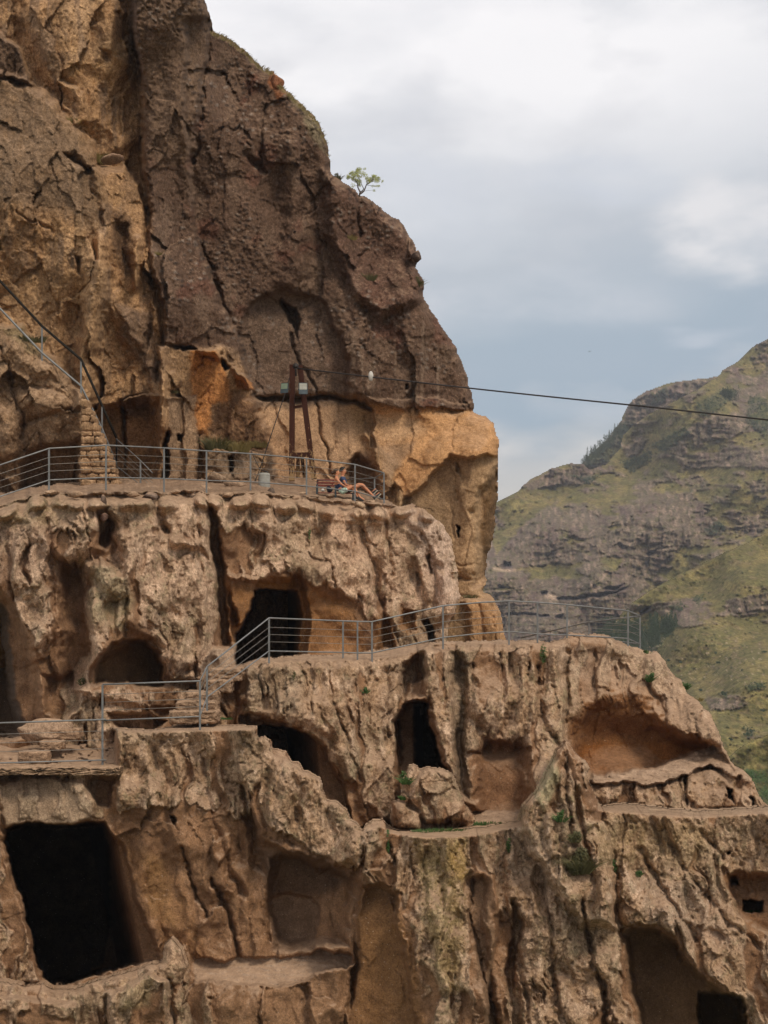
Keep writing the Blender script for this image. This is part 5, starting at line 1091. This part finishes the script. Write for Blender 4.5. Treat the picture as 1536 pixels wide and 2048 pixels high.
for (u0_, u1_, v0_, v1_) in ((164, 232, 970, 948), (164, 208, 948, 886), (164, 192, 886, 850), (164, 172, 850, 803)):
    a = P(u0_, v0_, 53.6); b = P(u1_, v1_, 53.6); rough_box(bm, (a.x, 53.34, a.z), (b.x, 54.3, b.z), rnd, .01)
mesh_obj('mortar_core', bm, M_CUT, T, tone=(.20, .13, .08))
rnd = random.Random(4); bm = BM(); a = P(-60, 1549, 43.2); b = P(237, 1536, 43.2)
rough_box(bm, (a.x, 43.1, a.z), (b.x, 44.4, b.z), rnd, .035, 22)
tag(mesh_obj('stone_slab', bm, M_CUT, tone=(.30, .215, .145)), 'thin weathered overhanging slab at the edge of the left path, above the largest cave', 'slab')
T = thing('stone_staircase', P(400, 1448, 45), 'worn pale stone steps rising behind the bend in the railing', 'staircase')
for (u0_, u1_, v0_, y) in ((338, 432, 1423, 44.9), (352, 432, 1403, 45.5), (370, 436, 1384, 46.1), (408, 462, 1361, 46.7), (414, 482, 1338, 47.2)):
    bm = BM(); a = P(u0_, v0_ + 24, y); b = P(u1_, v0_, y); rough_box(bm, (a.x, y, a.z), (b.x, y + 1.1, b.z), rnd, .035, 10); mesh_obj('step', bm, M_CUT, T, tone=(.30, .215, .15))
for (u0_, u1_, v0_, v1_, y, lb) in ((98, 157, 1459, 1479, 46.6, 'uppermost of the cut stone blocks stepping up from the left path'), (78, 122, 1483, 1499, 45.9, 'middle cut stone block of the flight on the left path'), (36, 93, 1504, 1527, 44.9, 'lowest flat cut stone block lying on the left path behind the railing')):
    bm = BM(); a = P(u0_, v1_, y); b = P(u1_, v0_, y); rough_box(bm, (a.x, y, a.z), (b.x, y + .7, b.z), rnd, .025, 8); tag(mesh_obj('stone_block', bm, M_CUT, tone=(.32, .225, .155)), lb, 'stone block', 'cut stone blocks on the left path')
blob('boulder', P(88, 1462, 46.9), (1.0, .5, .35), M_CUT, 'broad rough boulder behind the cut stone blocks on the left path', 'boulder', 31, tone=(.30, .22, .16), sub=4)
GS = 'loose stones along the upper terrace edge'
for i, (u_, v_, ru, rv, y, tn, lb) in enumerate((
    (432, 958, 22, 16, 57.5, (.24, .18, .13), 'rounded grey brown boulder behind the railing, left of the concrete drum'),
    (470, 972, 26, 12, 56.6, (.30, .22, .16), 'low broad boulder behind the railing directly left of the drum'),
    (410, 982, 20, 12, 54.6, (.40, .29, .20), 'pale angular rock beside the railing post at the front of the cut pillars'),
    (541, 985, 11, 13, 54.9, (.11, .085, .07), 'dark squarish stone at the terrace edge below the drum'),
    (522, 990, 18, 5, 54.6, (.28, .215, .16), 'flat pale slab like stone left of the dark squarish stone'),
    (566, 991, 14, 4, 55.0, (.26, .19, .14), 'thin flat stone at the foot of the railing post under the tower'),
    (661, 991.5, 13, 6, 55.6, (.20, .145, .105), 'smooth oval stone in front of the bench'),
    (630, 994, 12, 4, 55.4, (.24, .18, .13), 'low flat stone left of the smooth oval stone by the bench'),
    (300, 993, 20, 9, 50.4, (.13, .10, .085), 'dark low boulder at the terrace edge below the second pillar'),
    (206, 1003, 9, 14, 48.8, (.12, .09, .075), 'dark upright stone wedged in the gap under the railing at left'),
    (105, 984, 16, 5, 48.7, (.38, .28, .20), 'small pale stone at the foot of the leftmost standing railing post'),
    (776, 1010, 12, 6, 56.6, (.24, .18, .14), 'grey rounded stone at the very end of the upper railing'),
    (455, 990, 17, 7, 53.4, (.33, .24, .17), 'broad pale stone on the rim just right of the small dark stone'),
    (496, 984, 12, 5, 55.4, (.27, .2, .145), 'low rounded stone at the foot of the post left of the drum'),
    (588, 996, 15, 7, 55.2, (.36, .26, .185), 'pale lumpy stone on the rim below the foot of the tower'),
    (607, 987, 9, 4, 56.2, (.42, .32, .23), 'small whitish stone between the tower foot and the bench'),
    (268, 988, 16, 7, 49.8, (.36, .265, .19), 'pale stone on the rim midway between two posts under the first pillar'),
    (150, 990, 18, 8, 48.7, (.35, .255, .18), 'pale rounded stone on the rim in front of the block masonry'),
    (352, 984, 13, 6, 51.9, (.30, .22, .16), 'rounded stone beside the post below the right cut pillar'),
    (742, 1004, 14, 6, 56.6, (.38, .28, .2), 'flat pale stone under the stretched legs near the last post'),
    (694, 1004, 13, 7, 55.9, (.34, .25, .18), 'lumpy stone on the rim under the patterned shorts'),
    (719, 1010, 16, 10, 56.0, (.36, .27, .19), 'pale rounded rock just below the woman and her sandals'),
    (385, 993, 9, 6, 52.2, (.13, .10, .08), 'small dark stone at the top of the deep vertical gully'),
    (207, 1034, 11, 9, 49.0, (.15, .10, .085), 'reddish brown stone jammed below the dark upright stone'))):
    r = F / y; blob('stone', P(u_, v_, y), (ru / r, .8 * max(ru, rv) / r, rv / r), M_CUT, lb, 'stone', 100 + i, GS, tn, sub=3)
blob('boulder', P(222, 318, 54.9), (.42, .4, .24), M_CUT, 'brown block balanced on the tan ledge high on the left cliff', 'boulder', 44, tone=(.20, .13, .09), sub=3)
blob('boulder', P(553, 166, S1.depth(548, 178) + .1), (.3, .3, .42), M_CUT, 'pointed reddish rock on the skyline of the dark cliff', 'boulder', 47, tone=(.20, .09, .05), sub=3)
blob('boulder', P(832, 512, S1.depth(822, 512) - .1), (.24, .3, .26), M_CUT, 'dark knob of rock jutting from the cliff edge below the small tree', 'boulder', 48, tone=(.10, .075, .065), sub=3)
GB = 'rocks in front of the narrow cave'
# ------------------------------------------------------------------ plants
def leafmat(name, c, c2):
    m, nt, b = newmat(name); oi = nt.nodes.new('ShaderNodeNewGeometry')
    nt.links.new(mixc(nt, oi.outputs['Random Per Island'], c, c2), b.inputs['Base Color']); b.inputs['Roughness'].default_value = .7
    tr = nt.nodes.new('ShaderNodeBsdfTranslucent'); tr.inputs[0].default_value = (*c2, 1); mx = nt.nodes.new('ShaderNodeMixShader'); mx.inputs[0].default_value = .3
    nt.links.new(b.outputs[0], mx.inputs[1]); nt.links.new(tr.outputs[0], mx.inputs[2]); o = [n for n in nt.nodes if n.type == 'OUTPUT_MATERIAL'][0]; nt.links.new(mx.outputs[0], o.inputs[0])
    return m
M_LT = leafmat('young_leaf', (.24, .30, .07), (.46, .46, .15)); M_GRN = leafmat('herb_leaf', (.035, .085, .018), (.07, .14, .03)); M_DRY = leafmat('dry_grass', (.15, .12, .035), (.26, .20, .07)); M_OLIVE = leafmat('olive_scrub', (.06, .065, .022), (.14, .12, .045)); M_DK = leafmat('dark_bush', (.018, .036, .017), (.04, .068, .026))
M_BARK = pmat('bark', (.075, .055, .045), .9, 0, (.13, .10, .085), 12)
def leaves(bm, c, R, n, size, rnd, up=.0):
    for _ in range(n):
        d = Vector((rnd.gauss(0, 1), rnd.gauss(0, 1), rnd.gauss(0, 1))).normalized() * rnd.random() ** .45
        p = Vector(c) + Vector((d.x * R[0], d.y * R[1], d.z * R[2]))
        a = Vector((rnd.gauss(0, 1), rnd.gauss(0, 1), rnd.gauss(0, 1) + up)).normalized(); b = a.orthogonal().normalized(); s = size * rnd.uniform(.6, 1.3)
        bm.faces.new([bm.verts.new(p + a * s), bm.verts.new(p + b * s * .45), bm.verts.new(p - a * s), bm.verts.new(p - b * s * .45)])
def blades(bm, c, R, n, h, rnd, lean=.5, w=.012):
    for _ in range(n):
        r = R * rnd.random() ** .6; t = rnd.uniform(0, 6.283); b = Vector(c) + Vector((math.cos(t) * r, math.sin(t) * r * .6, 0)); hh = h * rnd.uniform(.5, 1.1)
        d = Vector((math.cos(t) * lean * (r / R + .3) + rnd.uniform(-.2, .2), math.sin(t) * lean * .6, 1)).normalized(); sd = d.orthogonal().normalized() * w
        m = b + d * hh * .55; e = b + d * hh + Vector((d.x * .3, d.y * .3, -.12)) * hh
        x = [bm.verts.new(q) for q in (b - sd, b + sd, m + sd * .8, m - sd * .8)]; bm.faces.new(x); bm.faces.new([x[3], x[2], bm.verts.new(e)])
GP = 'plants growing on the rock'
def tuft(kind, sheet, u, v, w, h, mat, label, n=90, off=.08, grp=GP, name=None, Y=None):
    rnd = random.Random(int(u * 7 + v)); y = (sheet.depth(u, v) - off) if Y is None else Y; r = F / y; c = P(u, v + h * .5, y)
    bm = BM()
    if kind == 'grass': blades(bm, c, w / 2 / r, n, h / r, rnd)
    elif kind == 'hang':
        leaves(bm, P(u, v, y), (w / 2 / r, .1, h / 2 / r), n, .035, rnd)
    else:
        for _ in range(5):
            q = P(u + rnd.uniform(-.3, .3) * w, v + rnd.uniform(-.3, .3) * h, y); leaves(bm, q, (w * .28 / r, w * .25 / r, h * .28 / r), n // 5, .038, rnd, .4)
        blades(bm, c, w / 3 / r, n // 4, h / r, rnd, .8)
    return tag(mesh_obj(name or {'grass': 'grass_tuft', 'hang': 'trailing_plant'}.get(kind, 'shrub'), bm, mat, smooth=False), label, {'grass': 'grass tuft', 'hang': 'plant'}.get(kind, 'shrub'), grp)
tuft('grass', S1, 196, 314, 44, 26, M_DRY, 'yellowish grass tuft beside the balanced block on the left cliff', 260)
tuft('grass', S1, 142, 240, 30, 16, M_DRY, 'short grass tuft on the rim of the grey rock, upper left', 140)
tuft('bush', S1, 836, 562, 26, 22, M_OLIVE, 'small olive bush on the edge of the dark cliff over the sky', 200)
tuft('grass', S1, 736, 552, 26, 20, M_OLIVE, 'olive grass tuft in the middle of the dark conglomerate slope', 160)
tuft('grass', S1, 702, 474, 20, 12, M_DRY, 'faint dry tuft on the dark slope below the small tree', 90)
tuft('bush', S1, 676, 352, 16, 16, M_OLIVE, 'small grey green shrub on the skyline left of the little tree', 120)
tuft('grass', S1, 432, 884, 40, 34, M_OLIVE, 'thick olive grass clump on the ledge left of the boulders behind the upper railing', 320, .5)
tuft('grass', S1, 474, 890, 46, 30, M_DRY, 'wide yellow green grass clump in the middle of the ledge behind the upper railing', 340, .6)
tuft('grass', S1, 516, 886, 34, 18, M_DRY, 'low dry grass at the right end of the ledge, near the guy rope', 200, .5)
tuft('grass', S1, 346, 782, 18, 9, M_OLIVE, 'tiny green tuft on top of the right cut pillar', 70, .2)
tuft('grass', S1, 940, 1192, 26, 12, M_OLIVE, 'small grass tuft on the step of the tan buttress above the middle railing', 90, .3)
tuft('grass', S1, 316, 505, 14, 10, M_DRY, 'wispy tuft in the seam between tan and dark cliff', 50, .2)
tuft('grass', S1, 60, 676, 60, 16, M_OLIVE, 'thin grass along the top of the rock carrying the stair railing', 220, .2)
tuft('hang', S2, 619, 1068, 6, 26, M_GRN, 'narrow green plant in the crack below the terrace edge', 60)
tuft('bush', S2, 168, 1362, 26, 18, M_OLIVE, 'mossy little shrub beside the arched niche', 90)
tuft('hang', S3, 1086, 1308, 14, 42, M_GRN, 'trailing green plant hanging down the grooved face under the platform railing', 160)
tuft('bush', S3, 1299, 1354, 20, 20, M_GRN, 'round green bush on the pale slope of the middle terrace', 160)
tuft('bush', S3, 1293, 1306, 12, 18, M_GRN, 'small upright plant at the right shoulder of the platform', 90)
tuft('bush', S3, 1371, 1371, 20, 16, M_GRN, 'dark green bush on the silhouette edge of the middle terrace', 160)
tuft('grass', S3, 1394, 1398, 22, 10, M_DRY, 'dry tuft on the silhouette edge just below the dark green bush', 80)
tuft('bush', S3, 731, 1380, 12, 14, M_GRN, 'tiny green plant on the face between the two caves', 60)
tuft('hang', S3, 588, 1352, 7, 20, M_OLIVE, 'little olive plant in a groove under the middle railing', 50)
tuft('bush', S6, 812, 1556, 22, 26, M_GRN, 'bright green plant in the cleft of the boulders before the narrow cave', 140, .15)
tuft('grass', S6, 806, 1594, 12, 12, M_GRN, 'small green tuft low on the boulders before the narrow cave', 60, .15)
tuft('hang', S4, 776, 1690, 8, 66, M_GRN, 'thin green plant growing down the crack by the shelf', 150)
tuft('grass', S4, 880, 1660, 110, 8, M_GRN, 'strip of short green grass along the shelf edge', 380, .5, name='grass')['kind'] = 'stuff'
tuft('grass', S4, 965, 1646, 80, 8, M_GRN, 'patch of short grass in front of the pale floor of the brown niche', 280, .5, name='grass')['kind'] = 'stuff'
tuft('hang', S4, 1017, 1690, 9, 36, M_GRN, 'small hanging green plant on the crust right of the grassy shelf', 90)
tuft('bush', S4, 1162, 1722, 52, 52, M_OLIVE, 'large brownish green shrub on the steep lower rock', 1100, .25)
tuft('bush', S4, 1150, 1672, 30, 26, M_OLIVE, 'sparse shrub just above the large brownish shrub', 200, .15)
tuft('hang', S4, 1229, 1732, 12, 28, M_GRN, 'green plant in the groove right of the large brownish shrub', 110)
tuft('bush', S4, 1122, 1632, 24, 24, M_GRN, 'green weeds at the foot of the pointed spur', 130, .15)
tuft('bush', S4, 1278, 1748, 14, 12, M_GRN, 'tiny weed beside a pale patch on the lower right face', 60)
tuft('grass', S4, 1508, 1822, 34, 8, M_GRN, 'green weeds in the little square opening at the right edge', 90, .6)
tuft('grass', S4, 452, 1436, 26, 6, M_GRN, 'short green grass beside the foot of the stone steps', 90, .3)
# rim grass of the dark cliff
rnd = random.Random(9); bm = BM()
for k in range(900):
    u = rnd.uniform(426, 660); v = np.interp(u, [425, 455, 492, 523, 548, 560, 600, 637, 655, 664], [60, 73, 100, 130, 142, 165, 203, 240, 283, 340]) + rnd.uniform(1, 9)
    y = S1.depth(u - 6, v + 8); blades(bm, P(u - 3, v + 2, y - .05), .05, 1, .14, rnd, .9, .012)
o = mesh_obj('grass', bm, M_DRY, smooth=False); tag(o, 'short dry grass along the skyline rim of the dark cliff', 'grass', None, 'stuff')
# the little tree on the skyline
tyy = S1.depth(714, 398) - .3; k8 = 10.97
def q8(a, b, dy=0): return P(660 + a / k8, 320 + b / k8, tyy + dy)
T = thing('tree', q8(650, 775), 'small lone tree with sparse yellow green leaves on the skyline of the dark cliff', 'tree')
bm = BM()
def br(pts, r, r2): tube(bm, [q8(*p) for p in pts], r, 6, r2)
br([(640, 800), (652, 740), (662, 700), (630, 640), (608, 590), (604, 530), (575, 470), (540, 420), (470, 390)], .035, .008)
br([(655, 745), (700, 720), (745, 680), (775, 610), (795, 550), (850, 510), (905, 450), (960, 410)], .032, .008)
br([(665, 705), (715, 670), (740, 630), (710, 570), (680, 500), (640, 400), (620, 280)], .02, .006)
br([(795, 550), (880, 560), (960, 570), (1070, 575)], .008, .004); br([(850, 510), (940, 470), (1040, 440), (1110, 430)], .01, .004); br([(608, 560), (540, 560), (500, 590)], .007, .003); br([(604, 530), (600, 420), (560, 320)], .01, .004); br([(745, 680), (850, 670), (960, 660)], .006, .003); br([(795, 560), (810, 460), (760, 350)], .008, .003)
mesh_obj('trunk', bm, M_BARK, T)
bm = BM(); rnd = random.Random(2)
for (a, b, ra, rb, n) in ((640, 205, 60, 40, 60), (600, 260, 70, 45, 70), (480, 285, 60, 50, 60), (400, 370, 45, 55, 55), (500, 395, 70, 50, 80), (560, 330, 70, 50, 70), (720, 300, 60, 40, 45), (650, 370, 50, 40, 40), (640, 480, 55, 60, 70), (560, 450, 60, 35, 40), (770, 350, 60, 40, 22), (820, 410, 50, 45, 45), (900, 430, 55, 45, 70), (980, 385, 60, 50, 80), (1060, 420, 55, 50, 70), (1020, 460, 60, 35, 40), (940, 350, 40, 30, 30), (650, 545, 40, 40, 28), (500, 560, 60, 50, 26), (840, 480, 50, 40, 40), (960, 572, 50, 18, 14), (1060, 572, 50, 20, 18), (965, 670, 30, 30, 12), (750, 200, 40, 30, 10), (1150, 470, 30, 40, 10)):
    r = F / tyy * k8; leaves(bm, q8(a, b, rnd.uniform(-.25, .25)), (ra * 1.15 / r, ra / r * 1.4, rb * 1.15 / r), int(n * 1.9), .028, rnd)
mesh_obj('crown', bm, M_LT, T, smooth=False)
# bird
bm = BM(); c = P(1180, 703, 260)
for s_ in (-1, 1):
    a = [bm.verts.new(c + Vector(x)) for x in ((0, -.06, 0), (s_ * .12, 0, .07), (s_ * .26, .04, .01), (s_ * .12, .06, .05), (0, .06, 0))]; bm.faces.new(a)
tube(bm, [c + Vector((0, -.12, 0)), c + Vector((0, 0, -.01)), c + Vector((0, .12, 0))], .035, 6, .01)
tag(mesh_obj('bird', bm, M_BLACK), 'tiny dark bird gliding in the blue grey sky above the cable', 'bird')
# trees and bushes of the far slopes
def far_bush(u, v, w, h, y, label, n, name='bush', cat='bush', mat=M_DK, grp='bushes dotted over the valley slope'):
    rnd = random.Random(int(u + v)); r = F / y; bm = BM()
    for _ in range(max(2, n // 45)): leaves(bm, P(u + rnd.uniform(-.3, .3) * w, v + rnd.uniform(-.25, .25) * h, y + rnd.uniform(-1, 1)), (w * .3 / r, w * .3 / r, h * .32 / r), 45, 1.6 / r, rnd)
    return tag(mesh_obj(name, bm, mat, smooth=False), label, cat, grp)
for u, v, w, h, y, lb in ((1522, 1552, 60, 34, 285, 'large bright green bush at the right edge behind the rock shelf'), (1500, 1548, 30, 22, 288, 'smaller green bush left of the large bright one at the right edge'), (1530, 1588, 40, 34, 275, 'green bush lowest at the right edge, just over the rock')):
    far_bush(u, v, w, h, y, lb, 500, mat=M_GRN)
HS = [(1494, 1470, 16, 10, 370), (1447, 1387, 14, 8, 440), (1512, 1368, 22, 8, 460), (1400, 1380, 10, 6, 440), (1528, 1305, 14, 8, 500), (1340, 1320, 10, 6, 500), (1436, 1325, 8, 5, 480), (1487, 1342, 9, 6, 470), (1462, 1478, 10, 6, 380), (1524, 1420, 12, 7, 420), (1360, 1325, 8, 5, 490), (1432, 1306, 9, 6, 500)]
NM = ['bright bush on the slope above the yellow mound', 'dark bush above the outcrop in mid slope', 'broad dark bush near the right edge, above mid slope', 'small dark bush left of the outcrop', 'dark bush at the right edge among scattered stones', 'small bush on the slope near the terrace silhouette', 'tiny bush among the scattered stones, centre of the slope', 'small bush below the scattered stones', 'low bush just left of the bright bush', 'dark bush at the right edge below the outcrop', 'small round bush close to the silhouette of the terrace', 'tiny dark bush under the rocky band']
for (u, v, w, h, y), lb in zip(HS, NM): far_bush(u, v, w, h, y - 6, lb, 120)
def conifer_bm(bm, c, h, rnd):
    n = 7
    for k in range(n):
        t = k / n; r = h * .24 * (1 - t) + .1
        leaves(bm, c + Vector((0, 0, h * (.15 + .8 * t))), (r, r, h * .09), 16, h * .05, rnd, -.3)
bm = BM(); rnd = random.Random(21)
for _ in range(230):
    u = rnd.uniform(1196, 1352); lo_ = np.interp(u, [1196, 1240, 1290, 1345, 1356], [1318, 1314, 1308, 1268, 1250]); hi_ = np.interp(u, [1196, 1240, 1300, 1356], [1262, 1254, 1248, 1244]); v = rnd.uniform(hi_, lo_)
    y = 535 - (v - 1240) * .5; conifer_bm(bm, P(u, v + 5, y - 14), rnd.uniform(3.2, 5.5), rnd)
tag(mesh_obj('woods', bm, M_DK, smooth=False), 'dark mass of conifers in the valley behind the end of the railing', 'woods', None, 'stuff')
bm = BM()
for _ in range(200):
    t = rnd.random(); u = 1252 - 84 * t + rnd.uniform(-12, 8); v = 852 + 76 * t + rnd.uniform(-8, 12); conifer_bm(bm, P(u, v + 4, 1120 - 60 * t), rnd.uniform(3, 5.2), rnd)
tag(mesh_obj('woods', bm, M_DK, smooth=False), 'dark strip of trees on the steep shoulder of the mountain against the sky', 'woods', None, 'stuff')
bm = BM()
for _ in range(150):
    t = rnd.random(); u = 1400 + 70 * t + rnd.uniform(-14, 10); v = 830 - 40 * t + rnd.uniform(-10, 8); conifer_bm(bm, P(u, v + 4, 940), rnd.uniform(3.5, 6), rnd)
tag(mesh_obj('woods', bm, M_DK, smooth=False), 'dark grove in the grassy fold below the highest crags', 'woods', None, 'stuff')

# scrub in the folds of the far slopes: more bushes than one could count, one mass for each hill
def in_poly(p, x, y):
    r = False
    for i in range(len(p)):
        (x0, y0), (x1, y1) = p[i], p[(i + 1) % len(p)]
        if (y0 > y) != (y1 > y) and x < (x1 - x0) * (y - y0) / (y1 - y0) + x0: r = not r
    return r
rnd = random.Random(77)
for (s, polys), lb in zip(HSH, ('scrub clinging to the far plateau of the mountain', 'dark green scrub in the folds of the mountain', 'dark green scrub scattered on the near grassy hillside', 'green thicket at the foot of the yellow mound')):
    bm = BM(); n = 0
    for p in polys:
        x0, x1 = min(q[0] for q in p), max(q[0] for q in p); y0, y1 = min(q[1] for q in p), max(q[1] for q in p)
        for _ in range(int(min(420, (x1 - x0) * (y1 - y0) / 7))):
            u, v = rnd.uniform(x0 - 4, x1 + 4), rnd.uniform(y0 - 3, y1 + 3)
            if not in_poly(p, u + rnd.uniform(-5, 5), v + rnd.uniform(-4, 4)): continue
            y = s.depth(u, v) - 1.; r = F / y; z_ = rnd.uniform(2.2, 5.5); leaves(bm, P(u, v, y), (z_ * .7 / r, z_ * .7 / r, z_ * .6 / r), 14, 1.3 / r, rnd)
    for _ in range(420):
        u, v = rnd.uniform(s.box[0], min(s.box[1], 1545)), rnd.uniform(s.box[2], min(s.box[3], 1640))
        if pdist(s.OUT, np.array([[u]], f32), np.array([[v]], f32))[0, 0] < 4 or perlin(np.array([u / 60.], f32), np.array([v / 40.], f32), 5)[0] < rnd.uniform(-.3, .5): continue
        y = s.depth(u, v) - .8; r = F / y; z_ = rnd.uniform(1.2, 3.4); leaves(bm, P(u, v, y), (z_ * .8 / r, z_ * .7 / r, z_ * .55 / r), 10, 1.1 / r, rnd)
    tag(mesh_obj('scrub', bm, M_DK, smooth=False), lb, 'scrub', None, 'stuff')
# ------------------------------------------------------------------ the air of the valley
HAZE = True
if HAZE:
    bpy.ops.mesh.primitive_cube_add(size=1, location=(0, 0, 0)); hz = bpy.context.object; hz.name = 'haze'; hz['kind'] = 'stuff'
    hz.scale = (1, 1, 1); lo = (-9100, -6100, -66); hi_ = (9100, 12100, 200)
    for vtx in hz.data.vertices:
        vtx.co = Vector([lo[i] if vtx.co[i] < 0 else hi_[i] for i in range(3)])
    mhz = bpy.data.materials.new('air'); mhz.use_nodes = True; n_ = mhz.node_tree; n_.nodes.clear()
    ou = n_.nodes.new('ShaderNodeOutputMaterial'); pv = n_.nodes.new('ShaderNodeVolumePrincipled'); n_.links.new(pv.outputs[0], ou.inputs['Volume'])
    pv.inputs['Density'].default_value = 0.00016; pv.inputs['Color'].default_value = (.86, .90, 1, 1); pv.inputs['Anisotropy'].default_value = .2
    hz.data.materials.append(mhz)
